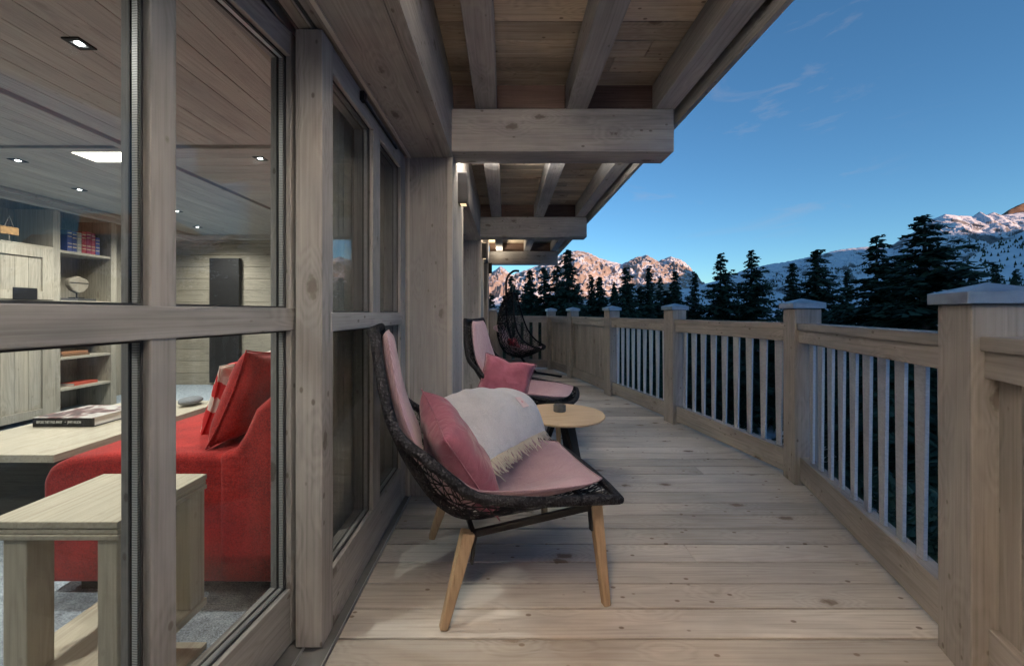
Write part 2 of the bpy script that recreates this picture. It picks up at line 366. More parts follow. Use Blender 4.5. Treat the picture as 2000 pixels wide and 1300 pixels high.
M_midsnow = snowrock('mid_snow_rock', (.22, .21, .21), (.10, .10, .105), -.04, .13, .005, 20)
M_rocky = snowrock('brown_rock', (.30, .18, .11), (.13, .085, .06), .40, .75, .004, 14)
def h(pairs): return [(x, 610-y) for x, y in pairs]
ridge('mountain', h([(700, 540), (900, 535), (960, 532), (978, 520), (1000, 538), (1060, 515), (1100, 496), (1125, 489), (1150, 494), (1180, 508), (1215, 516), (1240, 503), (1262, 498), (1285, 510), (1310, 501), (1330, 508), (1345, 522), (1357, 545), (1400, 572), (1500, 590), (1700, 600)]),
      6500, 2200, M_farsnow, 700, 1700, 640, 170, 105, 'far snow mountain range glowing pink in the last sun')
T_mid = ridge('mountain', h([(1250, 600), (1330, 566), (1400, 548), (1450, 528), (1490, 518), (1550, 508), (1600, 497), (1640, 487), (1700, 481), (1735, 484), (1760, 466), (1785, 453), (1810, 432), (1845, 418), (1870, 421), (1900, 422), (1913, 413), (1925, 420), (1940, 414), (1955, 420), (1985, 416), (2010, 412), (2150, 400), (2500, 390)]),
      2600, 1000, M_midsnow, 1250, 2500, 560, 150, 30, 'shaded snow slope rising to a sunlit rocky crest at right')
ridge('mountain', h([(1880, 470), (1950, 422), (1975, 405), (1990, 398), (2010, 390), (2100, 350), (2400, 330)]),
      2800, 500, M_rocky, 1925, 2400, 120, 60, 16, 'brown bare rock shoulder at the right edge', fall=.9)
T_hill = ridge('hill', h([(1780, 640), (1850, 545), (1880, 515), (1900, 497), (1940, 472), (2000, 449), (2200, 400), (2600, 380)]),
      900, 350, M_midsnow, 1780, 2600, 140, 60, 5, 'snowy hillside dotted with young trees at right')
# ground of the valley: one sheet to the horizon
bm = bmesh.new(); rows = []
ys = [-14000, -6000, -3000, -1500, -800, -400, -200, -100, -60, -40, -30]+[-26+i*3 for i in range(50)]+[135, 160, 200, 260, 340, 450, 600, 900, 1500, 3000, 6000, 15000]
xs = [-14000, -5000, -2000, -1000, -400, -200, -100, -60, -40, -30]+[-26+i*3 for i in range(50)]+[135, 160, 200, 260, 340, 450, 600, 900, 1500, 3000, 6000, 15000]
for y in ys:
    row = []
    for x in xs:
        d = math.hypot(x, y)
        z = -10.2 + .9*noise.noise(Vector((x*.05, y*.05, 0)))+.25*noise.noise(Vector((x*.3, y*.3, 3)))
        if d > 60: z -= min(1, (d-60)/120)*3
        row.append(bm.verts.new((x, y, z)))
    rows.append(row)
for j in range(len(ys)-1):
    for i in range(len(xs)-1): bm.faces.new((rows[j][i], rows[j][i+1], rows[j+1][i+1], rows[j+1][i]))
M_snow = snowrock('valley_snow', (.05, .06, .05), (.02, .025, .02), -.02, .25, .35, .25)
obj('ground', bm, M_snow, smooth=True, kind='structure', label='snow covered ground below the balcony')
bm = bmesh.new(); pr_ = None
for i in range(41):
    x = -10+i*2.4; c_ = 36.5+.0012*(x-20)**2
    def gz(x, y): return -10.2+.9*noise.noise(Vector((x*.05, y*.05, 0)))+.25*noise.noise(Vector((x*.3, y*.3, 3)))+.12
    a = [bm.verts.new((x, c_+o_, gz(x, c_+o_)+(.12 if abs(o_) > 2.4 else 0))) for o_ in (-2.8, -2.5, -1.5, -.5, .5, 1.5, 2.5, 2.8)]
    if pr_:
        for q in range(7): bm.faces.new((pr_[q], pr_[q+1], a[q+1], a[q]))
    pr_ = a
obj('road', bm, plain('packed_snow', (.72, .76, .82), .8, 0, .8, 3, .3, 1.2), smooth=True, kind='structure', label='packed snow track below the balcony')
# unseen ridge added behind the photographer to keep the low sun off the valley
bm = bmesh.new(); grid = []
sdir = Vector((SUN_AZ[0], SUN_AZ[1], 0)); sper = Vector((-SUN_AZ[1], SUN_AZ[0], 0))
for j in range(16):
    row = []
    for i in range(121):
        q = (i/120-.5)*26000; s = j/15*2-1
        z = (560+5200*math.tan(R(SUN_EL)))*(1-abs(s)**1.2)+18*noise.fractal(Vector((q*.0011, s*2, 0)), 1, 2, 4)*(1-abs(s))-10
        row.append(bm.verts.new(sdir*(5200+s*2200)+sper*q+Vector((0, 0, z))))
    grid.append(row)
for j in range(15):
    for i in range(120): bm.faces.new((grid[j][i], grid[j][i+1], grid[j+1][i+1], grid[j+1][i]))
obj('mountain', bm, M_midsnow, smooth=True, kind='structure', label='unseen ridge added behind the chalet to block the low sun')

# ================================================================ trees
def needlemat():
    m, t, b = newmat('spruce_needles'); k = t.links.new; ge = N(t, 'ShaderNodeNewGeometry')
    r = ramp(t, [(0, (.014, .026, .018)), (.6, (.03, .05, .03)), (1, (.06, .085, .05))]); k(ge.outputs['Random Per Island'], r.inputs[0]); k(r.outputs[0], b.inputs['Base Color'])
    b.inputs['Roughness'].default_value = .7; b.inputs['Specular IOR Level'].default_value = .2
    return m
M_needle = needlemat()
M_bark = plain('bark', (.07, .05, .04), .9, 0, .8, 20)
def spruce_mesh(seed, spread, nwh, sparse=0.0):
    """unit height spruce; returns trunk mesh and crown mesh"""
    rn = random.Random(seed)
    bt = bmesh.new(); tube(bt, [(0, 0, 0), (0, 0, .5), (0, 0, .97)], 1, 8, rads=[.013, .008, .001])
    bc = bmesh.new()
    asym = [rn.uniform(.62, 1.15) for _ in range(9)]; ph = rn.uniform(0, 6.28)
    for w in range(nwh):
        f = (w+rn.uniform(-.3, .3))/nwh; z0 = .08+.905*f
        Rm = spread*(1-f)**1.0*(1.0 if w % 3 else .8)+.012
        if z0 > .99: continue
        nb = int(9+7*(1-f))
        for b_ in range(nb):
            if rn.random() < sparse: continue
            az = rn.uniform(0, 6.283); Lb = Rm*rn.uniform(.35, 1.2)*asym[int((az/6.2832*3+f*6+ph) % 9)]; z0 = .08+.905*f+rn.uniform(-.5, .5)/nwh
            droop = rn.uniform(.12, .42)*(1-.6*f); lift = rn.uniform(.05, .22)
            ca, sa = math.cos(az), math.sin(az)
            ns = max(3, int(Lb/.0075))
            for s in range(ns):
                q = (s+.5)/ns
                if rn.random() < .1: continue
                r_ = Lb*q; zz = z0 + Lb*(lift*q - droop*q*q*1.6+.3*max(0, q-.8)) + rn.uniform(-.003, .003)
                wd = Lb*.34*(1-q)**.6+.009
                for side in (-1, 1):
                    ang = rn.uniform(.5, 1.1)*side
                    dx, dy = math.cos(az+ang), math.sin(az+ang)
                    l2 = wd*rn.uniform(.5, 1.15); th = rn.uniform(.004, .008); dz = -l2*rn.uniform(.2, .95)
                    p = Vector((ca*r_, sa*r_, zz)); e = p+Vector((dx*l2, dy*l2, dz)); pr = Vector((-dy, dx, 0))*th
                    m_ = (p+e)*.5+Vector((0, 0, rn.uniform(-.006, .002)))
                    v = [bc.verts.new(p), bc.verts.new(m_+pr), bc.verts.new(e), bc.verts.new(m_-pr+Vector((0, 0, -.006)))]
                    bc.faces.new(v)
                if rn.random() < .5:
                    p = Vector((ca*r_, sa*r_, zz)); hl = rn.uniform(.008, .02)
                    v = [bc.verts.new(p+Vector((ca*.005, sa*.005, 0))), bc.verts.new(p-Vector((ca*.005, sa*.005, 0))), bc.verts.new(p+Vector((rn.uniform(-.004, .004), rn.uniform(-.004, .004), -hl)))]
                    bc.faces.new(v)
    tm = bpy.data.meshes.new('trunk'); bt.to_mesh(tm); bt.free(); tm.materials.append(M_bark)
    cm = bpy.data.meshes.new('crown'); bc.to_mesh(cm); bc.free(); cm.materials.append(M_needle)
    return tm, cm
SPR = [spruce_mesh(1, .20, 46), spruce_mesh(2, .24, 40, .1), spruce_mesh(3, .16, 44), spruce_mesh(4, .27, 44, .05), spruce_mesh(5, .19, 30, .22)]
rt = random.Random(11)
def spruce(px, py, D, var, label, group, base=-10.4, wide=1.0):
    X = (px-987)/750*D; top = 1.165+(610-py)/750*D; H = top-base
    e = empty('spruce_tree', (X, D, base), rt.uniform(0, 6.28), label, 'tree', group)
    for nm, me in zip(('trunk', 'crown'), SPR[var]):
        o = bpy.data.objects.new(nm, me); C.objects.link(o); o.parent = e; o.scale = (H*wide*1.22, H*wide*1.22, H)
FG = 'tall spruces standing beyond the railing'
for a in [
    (1806, 410, 25, 1, 'huge dark spruce, widest of all, left of the nearest post cap', 1.75),
    (1712, 450, 29, 1, 'tall spruce just left of the widest spruce', 1.4),
    (1598, 477, 40, 3, 'broad spruce rising right above the second post cap', 1.25),
    (1547, 505, 44, 0, 'small narrow spruce left of the second post cap'),
    (1468, 481, 41, 1, 'slim airy spruce in the middle of the gap, right one of a pair', 1.2),
    (1407, 487, 42, 1, 'slim airy spruce, left one of the pair in the middle', 1.2),
    (1357, 524, 46, 2, 'short spruce where the pink range meets the snow slope'),
    (1318, 521, 42, 0, 'spruce directly behind the third post cap'),
    (1268, 512, 40, 2, 'spruce standing before the right pink peak'),
    (1222, 513, 38, 3, 'spruce standing before the saddle of the pink range'),
    (1172, 532, 40, 0, 'shorter spruce below the pink range, right of a twin'),
    (1155, 530, 41, 2, 'shorter spruce below the pink range, left twin'),
    (1111, 476, 32, 0, 'tallest spruce of the left wood, beside the roof edge'),
    (1087, 505, 35, 1, 'spruce just left of the tallest one by the roof edge'),
    (1062, 512, 36, 3, 'dense spruce under the farthest beam'),
    (1036, 518, 36, 0, 'dense spruce right of the hanging chair'),
    (999, 530, 30, 2, 'thin spruce right behind the hanging chair'),
    (1945, 508, 52, 0, 'spruce seen over the nearest post cap'),
    (1984, 520, 60, 2, 'small spruce at the right edge of the view'),
    (1905, 530, 66, 4, 'small thin spruce between the widest spruce and the nearest cap'),
    (1290, 536, 50, 1, 'low spruce between the pink peak and third post'),
    (1200, 545, 48, 2, 'low spruce in the left wood below the pink snow'),
    (1655, 520, 44, 2, 'low spruce between the two broad spruces at right'),
    (1760, 500, 40, 0, 'spruce half hidden by the widest spruce'),
]: spruce(*a[:5], FG, wide=(a[5] if len(a) > 5 else 1.0))
BG = 'lower spruces of the dense wood below the railing'
def sect(px):
    for x, t in ((1075, 'behind the hanging chair and the end railing'), (1190, 'behind the boarded railing panels'), (1300, 'behind the farthest row of balusters'), (1530, 'behind the middle row of balusters'), (1830, 'behind the nearest row of balusters')):
        if px < x: return t
    return 'beyond the nearest railing post'
k = 0
for px in range(940, 2150, 24):
    k += 1
    left = px < 1370
    y = rt.uniform(548, 580) if left else rt.uniform(592, 650)
    if 1380 < px < 1700 and k % 2: continue
    spruce(px+rt.uniform(-9, 9), y, rt.uniform(40, 58), rt.choice([0, 1, 2, 3]), 'dark spruce of the dense low wood ' + sect(px), BG, wide=1.7 if left else 1.3)
for px in (1000, 1090, 1180, 1285, 1720, 1790, 1860, 2050, 2200, 2350):
    spruce(px, rt.uniform(640, 690), rt.uniform(22, 27), rt.choice([0, 1, 3]), 'young spruce close below the balcony ' + sect(px), BG, wide=1.3)
for px, py, D in ((1720, 880, 6), (1790, 900, 5.2), (1850, 980, 4.2)):
    spruce(px, py, D, 3, 'small spruce right under the balcony edge ' + sect(px), BG, wide=.9)
# far woods, uncountable
bm = bmesh.new()
def cone(bm, x, y, z, hh, r):
    n = 6; rings = []
    top = bm.verts.new((x, y, z+hh))
    for q in (0.05, .45):
        rings.append([bm.verts.new((x+r*(1-q)*math.cos(a*6.283/n+q)*rt.uniform(.7, 1.2), y+r*(1-q)*math.sin(a*6.283/n+q), z+hh*q)) for a in range(n)])
    for a in range(n):
        bm.faces.new((rings[0][a], rings[0][(a+1) % n], rings[1][(a+1) % n], rings[1][a])); bm.faces.new((rings[1][a], rings[1][(a+1) % n], top))
def sow(tr, n, q0, q1, D0, D1, h0, h1, dens):
    for i in range(n):
        q = rt.uniform(q0, q1); D = rt.uniform(D0, D1); X = (q-987)/750*D
        if noise.noise(Vector((X*dens, D*dens, 0)))+rt.uniform(-.5, .5) < -.05: continue
        loc, *_ = tr.ray_cast(Vector((X, D, 5000)), Vector((0, 0, -1)))
        if loc is None or loc.z < -20: continue
        hh = rt.uniform(h0, h1); cone(bm, X, D, loc.z-1, hh, hh*rt.uniform(.2, .3))
sow(T_hill, 2200, 1850, 2400, 640, 890, 5, 11, .012)
sow(T_hill, 2500, 1780, 2400, 560, 650, 12, 20, .004)
sow(T_mid, 3200, 1330, 2100, 1650, 2150, 9, 18, .004)
obj('forest', bm, M_needle, kind='stuff', label='distant dark forest bands on the snowy slopes')

# ================================================================ chalet
CH = empty('chalet', (0, 0, 0), 0, 'grey larch chalet with glass sliding doors and a deep beamed roof overhang', 'house')
def PB(name, dims, mat, bevel=.004, parent=CH, **k):
    for d in (dims if isinstance(dims[0], (list, tuple)) else [dims]): B(name, d, mat, parent, bevel, **k)
XW = -.34
# facade: header over the openings, piers between
PB('wall', [(-.60, XW, -2.6, 8.0, 2.151, 2.70)], WG[1])
PB('wall', [(-.615, XW-.001, -2.6, 8.0, 2.147, 2.151)], WG[1])
for y0, y1 in ((-.40, .20), (2.435, 3.04), (5.26, 5.92), (7.62, 8.0)):
    PB('pier', (-.93, XW, y0, y1, .0, 2.146), WG[2])
tr = []
for y in (2.43, 3.04, 5.255, 5.925, 7.61):
    tr += [(XW-.026, XW+.006, y-.007, y+.007, .002, 2.142)]
for y in (2.43,): tr += [(-.617, -.605, y-.005, y, .002, 2.142)]
PB('corner_trim', tr, M_trim, .001)
PB('corner_trim', [(XW-.03, XW+.008, y0, y1, 2.140, 2.1462) for y0, y1 in ((-.45, 2.42), (3.05, 5.245), (5.94, 7.60))], WG[1], .001)
PB('corner_trim', [(XW-.055, XW-.043, y0, y1, 2.140, 2.1462) for y0, y1 in ((-.45, 2.42), (3.05, 5.245), (5.94, 7.60))], WG[1], .001)
PB('head_rail', [(-.655, -.617, -.45, 2.43, 2.150, 2.20), (-.72, -.68, -.45, 2.43, 2.152, 2.20), (-.95, -.80, -.45, 2.43, 2.17, 2.22)], WG[1], .002)
PB('door_track', [(-.675, -.667, -.45, 2.43, 2.146, 2.18), (-.76, -.752, -.45, 2.43, 2.146, 2.18)], M_alu, .001)
PB('head_rail', [(-.81, -.6, -.45, 2.43, 2.20, 2.26)], M_dark, .0)
PB('head_rail', [(-.613, -.596, -.45, 2.43, 2.138, 2.1465)], M_trim, .001)
PB('sill', [(-.95, -.602, -.45, 2.435, -.03, .004)], M_sill, .002)
PB('sill', [(-.70, -.694, -.45, 2.435, .0, .012), (-.775, -.769, -.45, 2.435, .0, .012), (-.606, -.600, -.45, 2.435, -.03, .008)], M_alu, .001)
PB('sill', [(-.95, -.602, 3.04, 5.26, -.03, .004), (-.95, -.602, 5.92, 7.62, -.03, .004)], M_sill, .002)

def leaf(name, length, nx, zg0, zg1, zm0, zm1, depth, stile, mull, loc, rz, ztop=2.14, glassd=.036):
    """door leaf built along local y, outer face at x=0, inside towards -x; nx = list of (start,end) of panes"""
    o = empty(name, loc, rz); o.parent = CH
    ys = [0]+[v for p in nx for v in p]+[length]
    for i in range(0, len(ys), 2): B('stile', (-depth, 0, ys[i], ys[i+1], .012 if i in (0, len(ys)-2) else zg0-.002, ztop if i in (0, len(ys)-2) else zg1+.002), WG[2], o, .003)
    B('rail', (-depth+.001, -.0015, ys[1]-.001, ys[-2]+.001, .012, zg0), WG[1], o, .003); B('rail', (-depth+.001, -.0015, ys[1]-.001, ys[-2]+.001, zg1, ztop-.001), WG[1], o, .003)
    B('rail', (-depth+.012, .004, ys[1]-.02, ys[-2]+.02, zm0, zm1), WG[1], o, .003)
    gs, sp, gk = bmesh.new(), bmesh.new(), bmesh.new()
    for (a, b_) in nx:
        for (z0, z1) in ((zg0, zm0), (zm1, zg1)):
            bb(gs, -glassd-.010, -glassd-.005, a, b_, z0, z1); bb(gs, -glassd+.010, -glassd+.015, a, b_, z0, z1)
            t = .006
            for (q0, q1, r0, r1) in ((a+.0005, a+t, z0, z1), (b_-t, b_-.0005, z0, z1), (a+t, b_-t, z0+.0005, z0+t), (a+t, b_-t, z1-t, z1-.0005)):
                bb(sp, -glassd-.0045, -glassd+.0095, q0, q1, r0, r1)
                bb(gk, -glassd-.015, -glassd-.0105, q0, q1, r0, r1); bb(gk, -glassd+.0155, -glassd+.018, q0, q1, r0, r1)
    obj('glass', gs, M_glass, o); obj('spacer', sp, M_spacer, o); obj('gasket', gk, M_dark, o)
    return o
# leaf 1: slightly turned, its far stile ends behind leaf 2
a1 = -math.atan(.124)
L1 = 1.85; sc1 = math.sqrt(1+.124**2)
def yl(Y): return (Y-(-.35))*sc1
leaf('sliding_door', yl(1.40), [(yl(-.27), yl(.869)), (yl(.930), yl(1.335))], .205, 2.055, 1.103, 1.180, .078, .08, .06, (-.745+.124*(-.35-1.34), -.35, 0), a1)
l2 = leaf('sliding_door', 1.105, [(.085, .51), (.615, .995)], .225, 2.04, 1.095, 1.165, .092, .08, .06, (-.631, 1.322, 0), 0)
B('closer_bar', [(.002, .014, .36, .88, 2.098, 2.106), (.0, .02, .34, .37, 2.085, 2.125)], M_black, l2, .002)
for y0 in (3.045, 4.15): leaf('sliding_door', 1.10, [(.09, .51), (.60, 1.0)], .225, 2.04, 1.095, 1.165, .07, .08, .06, (-.64 if y0 < 4 else -.72, y0, 0), 0)
leaf('sliding_door', 1.68, [(.09, .80), (.88, 1.59)], .225, 2.04, 1.095, 1.165, .07, .08, .06, (-.64, 5.93, 0), 0)

# overhang
bm = bmesh.new(); y = 1.954-.135*34; rs = random.Random(3)
while y < 8.5:
    x = -.36
    while x < 1.12:
        x2 = min(1.12, x+rs.uniform(.7, 2.2))
        if 1.12-x2 < .3: x2 = 1.12
        bb(bm, x+.0012, x2-.0012, y+.002, y+.133, 2.642+rs.uniform(-.0015, .0015), 2.67)
        x = x2
    y += .135
obj('soffit', bm, WS[0], CH, .002)
PB('roof', [(-6.2, 1.16, -3.0, 8.6, 2.72, 2.95), (-6.2, -.36, -3.0, 8.02, 2.705, 2.72)], M_dark)
PB('fascia', [(1.125, 1.155, -3.0, 8.55, 2.41, 2.72)], WG[1], .003)
PB('fascia', [(1.156, 1.185, -3.0, 8.56, 2.46, 2.74)], WG[1], .003)
BE = [(-.40, .21, 1.06), (2.435, .205, 1.072), (5.20, .21, 1.105), (8.12, .2, 1.112)]
for y, t, x in BE:
    PB('beam', (-.345, x, y, y+t, 2.185, 2.458), WG[0], .008)
    PB('ledger', (-.34, 1.05, y+.065, y+t-.02, 2.4585, 2.642), WK[0], .002)
for x0, x1 in ((-.190, -.055), (.390, .525), (.955, 1.085)):
    PB('rafter', [(x0, x1, -3.0, 2.50, 2.462, 2.640)], WG[1], .005)
    PB('rafter', [(x0, x1, 2.57, 5.265, 2.462, 2.640)], WG[1], .005)
    PB('rafter', [(x0, x1, 5.34, 8.18, 2.462, 2.640)], WG[1], .005)

# ---- room behind the glass (part of the house)
PB('carpet', [(-5.6, -.95, -2.5, 6.3, -.06, .0)], M_carpet, 0)
bm = bmesh.new()
for k in range(14): bb(bm, -5.5, -.9, 6.2, 6.25, k*.19+.002, k*.19+.187)
obj('back_wall', bm, WI[0], CH, .003)
PB('back_wall', [(-5.6, -.9, 6.26, 6.4, -.1, 2.75), (-5.6, -5.45, -2.6, 6.3, -.1, 2.75), (-5.6, -.9, -2.7, -2.55, -.1, 2.75)], WI[2], 0)
bm = bmesh.new(); rs = random.Random(5)
for k in range(25):
    x = -2.78+k*.165-.0
    if x+.16 > -.62: break
    bb(bm, x, x+.162, -2.5, 2.84, 2.40+rs.uniform(0, .002), 2.42)
for k in range(17):
    x = -2.86-.165*(k+1); bb(bm, x, x+.162, -2.5, 6.2, 2.40, 2.42)
obj('ceiling', bm, WC[1], CH, .003)
bm = bmesh.new()
for k in range(21): bb(bm, -2.78, -.62, 2.92+k*.16, 2.92+k*.16+.157, 2.40, 2.42)
obj('ceiling', bm, WC[0], CH, .003)
PB('ceiling_trim', [(-2.855, -2.785, -2.5, 6.2, 2.375, 2.42)], WC[1], .003)
PB('ceiling_trim', [(-2.784, -.62, 2.845, 2.915, 2.375, 2.42), (-5.4, -2.856, 2.845, 2.915, 2.378, 2.399)], WC[0], .003)
PB('ceiling_trim', [(-5.4, -.9, 6.10, 6.19, 2.33, 2.398)], WC[0], .003)
PB('cornice', [(-5.02, -4.93, -2.5, 6.1, 2.30, 2.395), (-5.0, -4.90, -2.5, 6.1, 2.355, 2.396)], WC[1], .006)
PB('back_wall', [(-.93, -.86, y0, y1, 2.151, 2.7) for y0, y1 in ((-2.6, 8.0),)], WI[1], 0)
PB('back_wall', [(-.93, -.86, -2.6, -.45, 0, 2.15)], WI[2], 0)
B('fireplace_panel', (-4.72, -4.25, 6.12, 6.19, .05, 2.03), M_panel, None, .004, label='tall black panel on the plank wall at the back of the room', cat='wall panel')

# ---- deck
RAILP = [(.93, -.12), (1.557, 1.242), (2.048, 2.654), (1.805, 4.091), (1.509, 5.442), (1.215, 6.90), (.945, 7.95)]
def edge(y):
    pts = [(.3, -1.6)]+RAILP+[(.94, 8.3)]
    for (x0, y0), (x1, y1) in zip(pts, pts[1:]):
        if y0 <= y <= y1: return x0+(x1-x0)*(y-y0)/(y1-y0)
    return .95 if y > 8 else .3
bm = bmesh.new(); rs = random.Random(9); y = 1.3744-.14*27
while y < 8.1:
    xr = max(edge(y), edge(y+.14))+.13
    if y < -1.7: xr = 1.0
    cuts = [-.600]
    x = -.6+rs.uniform(.5, 2.8)
    if rs.random() < .4 and x < xr-.6: cuts.append(x)
    cuts.append(xr)
    for a, b_ in zip(cuts, cuts[1:]): bb(bm, a+.001, b_-.001, y+.0040, y+.1360, -.028, rs.uniform(-.0012, .0012))
    y += .14
obj('deck', bm, WD[0], None, .0035, kind='structure', label='pale larch deck boards running across the balcony')
B('deck_frame', [(-.9, .9, -2.6, 8.15, -.5, -.034), (.9, 1.6, 1.5, 4.8, -.4, -.034)], M_dark, CH, 0)

# ================================================================ railing
RL = empty('balcony_railing', (1.56, 1.24, 0), 0, 'wooden balcony railing with capped posts and flat steel balusters', 'railing')
def PR(name, bm, mat, loc, rz, bevel=.003, parent=None):
    o = obj(name, bm, mat, None, bevel); o.location = (loc[0]-1.56, loc[1]-1.24, 0); o.rotation_euler = (0, 0, rz); o.parent = RL; return o
prot = [R(-22), R(-22), R(-12), R(11), R(14), R(14), R(8)]
allp = list(zip(RAILP, prot))+[((-.25, 8.0), 0.0)]
for (px_, py_), rz in allp:
    bm = bmesh.new(); w = .158
    box(bm, (0, 0, .595), (w, w, 1.19))
    o = PR('post', bm, WR[2], (px_, py_), rz, .004)
    bm = bmesh.new(); w2 = .196
    lo = [bm.verts.new((sx*w2/2, sy*w2/2, 1.192)) for sx, sy in ((-1, -1), (1, -1), (1, 1), (-1, 1))]
    hi = [bm.verts.new((v.co.x, v.co.y, 1.230)) for v in lo]; ap = bm.verts.new((0, 0, 1.262))
    bm.faces.new(lo[::-1])
    for i in range(4):
        bm.faces.new((lo[i], lo[(i+1) % 4], hi[(i+1) % 4], hi[i])); bm.faces.new((hi[i], hi[(i+1) % 4], ap))
    obj('cap', bm, M_zinc, o, .0025)
def segment(p, q, kind, off=0.0):
    p = Vector((*p, 0)); q = Vector((*q, 0)); d = q-p; L_ = d.length; ang = math.atan2(d.y, d.x); c = (p+q)/2
    L_ -= .09 if kind != 'bars' else .10
    def part(name, dims, mat, bev=.003):
        bm = bmesh.new()
        for dd in dims: bb(bm, *dd)
        return PR(name, bm, mat, (c.x, c.y), ang, bev)
    h2 = L_/2
    part('handrail', [(-h2, h2, -.056, .056, 1.046, 1.092)], WR[0], .004)
    part('upper_rail', [(-h2, h2, -.045, .045, .962, 1.0455)], WR[0])
    part('bottom_rail', [(-h2, h2, -.036, .036, .030, .192)], WR[0], .004)
    if kind == 'bars':
        n = max(3, int(round((L_-.12)/.133))); 
        for i in range(n):
            x = -h2+.06+(L_-.12)*(i+.5)/n
            bm = bmesh.new()
            vs = []
            for z, w_ in ((.188, .038), (.965, .068)):
                vs.append([bm.verts.new((x+sx*w_/2, sy*.007, z)) for sx, sy in ((-1, -1), (1, -1), (1, 1), (-1, 1))])
            a, b_ = vs
            bm.faces.new(a[::-1]); bm.faces.new(b_)
            for i2 in range(4): bm.faces.new((a[i2], a[(i2+1) % 4], b_[(i2+1) % 4], b_[i2]))
            PR('baluster', bm, M_steel, (c.x, c.y), ang, .0015)
    elif kind == 'boards':
        n = int(L_/.115); bm = bmesh.new()
        for i in range(n): bb(bm, -h2+L_*i/n+.001, -h2+L_*(i+1)/n-.001, -.014, .014, .19, .964)
        PR('panel', bm, WR[2], (c.x, c.y), ang, .003)
    else:
        n = int(L_/.17); bm = bmesh.new()
        for i in range(n): bb(bm, -h2+L_*(i+.5)/n-.06, -h2+L_*(i+.5)/n+.06, -.014, .014, .19, .964)
        PR('panel', bm, WR[2], (c.x, c.y), ang, .003)
kinds = ['boards', 'bars', 'bars', 'bars', 'boards', 'boards', 'gaps']
pp = [a for a, _ in allp]
for i in range(len(pp)-1): segment(pp[i], pp[i+1], kinds[i])
segment((.93, -.12), (.35, -1.35), 'boards'); 

# ================================================================ outdoor lamps
def sconce(y, label, up_w, down_w, dcol=(1, .88, .76)):
    s = empty('wall_lamp', (XW, y, 2.06), 0, label, 'wall lamp', 'black up and down lamps on the facade')
    B('lamp_body', [(.0, .068, -.045, .045, -.11, .11)], M_black, s, .004)
    B('lamp_lens', [(.014, .056, -.033, .033, .1105, .1125), (.014, .056, -.033, .033, -.1125, -.1105)], glow('lamp_lens', (1, .72, .4), .5), s, 0)
    for up in (1, -1):
        ld = bpy.data.lights.new('lamp_light', 'SPOT'); lo = bpy.data.objects.new('lamp_light', ld); C.objects.link(lo); lo.parent = s
        lo.location = (.05, 0, up*.118); lo.rotation_euler = (R(180) if up > 0 else 0, R(0), 0)
        lo.rotation_euler = Vector((.28 if up < 0 else .35, 0, up)).to_track_quat('-Z', 'Y').to_euler()
        ld.energy = up_w if up > 0 else down_w; ld.spot_size = R(135 if up > 0 else 100); ld.spot_blend = 1; ld.color = ((1, .95, .88) if up_w > 300 else (1, .84, .62)) if up > 0 else dcol; ld.shadow_soft_size = .09
sconce(2.80, 'black box lamp on the first pier, under the nearest beam', 520, 3)
sconce(5.62, 'black box lamp on the second pier', 200, 2)
sconce(7.82, 'black box lamp on the last pier at the corner', 30, 1)
sconce(-.03, 'black box lamp on the pier beside the photographer', 2300, 70, (1, .56, .27))

# ================================================================ room lights
def spot(x, y, label, e=22):
    s = empty('ceiling_spot', (x, y, 2.40), 0, label, 'ceiling light', 'recessed square spots in the room ceiling')
    B('frame', [(-.04, .04, -.04, -.022, -.006, .004), (-.04, .04, .022, .04, -.006, .004), (-.04, -.022, -.022, .022, -.006, .004), (.022, .04, -.022, .022, -.006, .004)], M_black, s, .001)
    bm = bmesh.new(); bmesh.ops.create_uvsphere(bm, u_segments=12, v_segments=8, radius=.017, matrix=Matrix.Translation((0, 0, -.002)) @ Matrix.Diagonal((1, 1, .4, 1)))
    obj('bulb', bm, glow('spot_bulb', (.95, 1, 1), 12), s, smooth=True)
    ld = bpy.data.lights.new('spot_light', 'SPOT'); lo = bpy.data.objects.new('spot_light', ld); C.objects.link(lo); lo.parent = s
    lo.location = (0, 0, -.02); ld.energy = e*1.9; ld.spot_size = R(150); ld.spot_blend = .8; ld.color = (1, .97, .90); ld.shadow_soft_size = .03
spot(-1.957, 1.764, 'nearest square spot, large at top left')
spot(-1.966, 3.08, 'square spot in the cross boards right of the mullion')
spot(-3.96, 3.12, 'small spot near the left edge of the ceiling')
spot(-4.28, 3.86, 'small spot in front of the bookcase')
spot(-4.0, 4.68, 'tiny spot beside the mullion')
spot(-1.957, .44, 'unseen square spot added to light the side table')  # out of view, added to the spot row to brighten the side table
spot(-4.45, 5.55, 'farthest tiny spot before the back wall')
t = B('reflection_panel', [(-3.32, -2.87, 2.94, 3.12, 2.385, 2.399)], glow('reflection_panel', (1, .93, .80), 3), None, .002, label='glowing rectangle in the room ceiling, standing in for a light panel reflection', cat='ceiling light')  # emissive slab imitating the bright reflection of a light panel

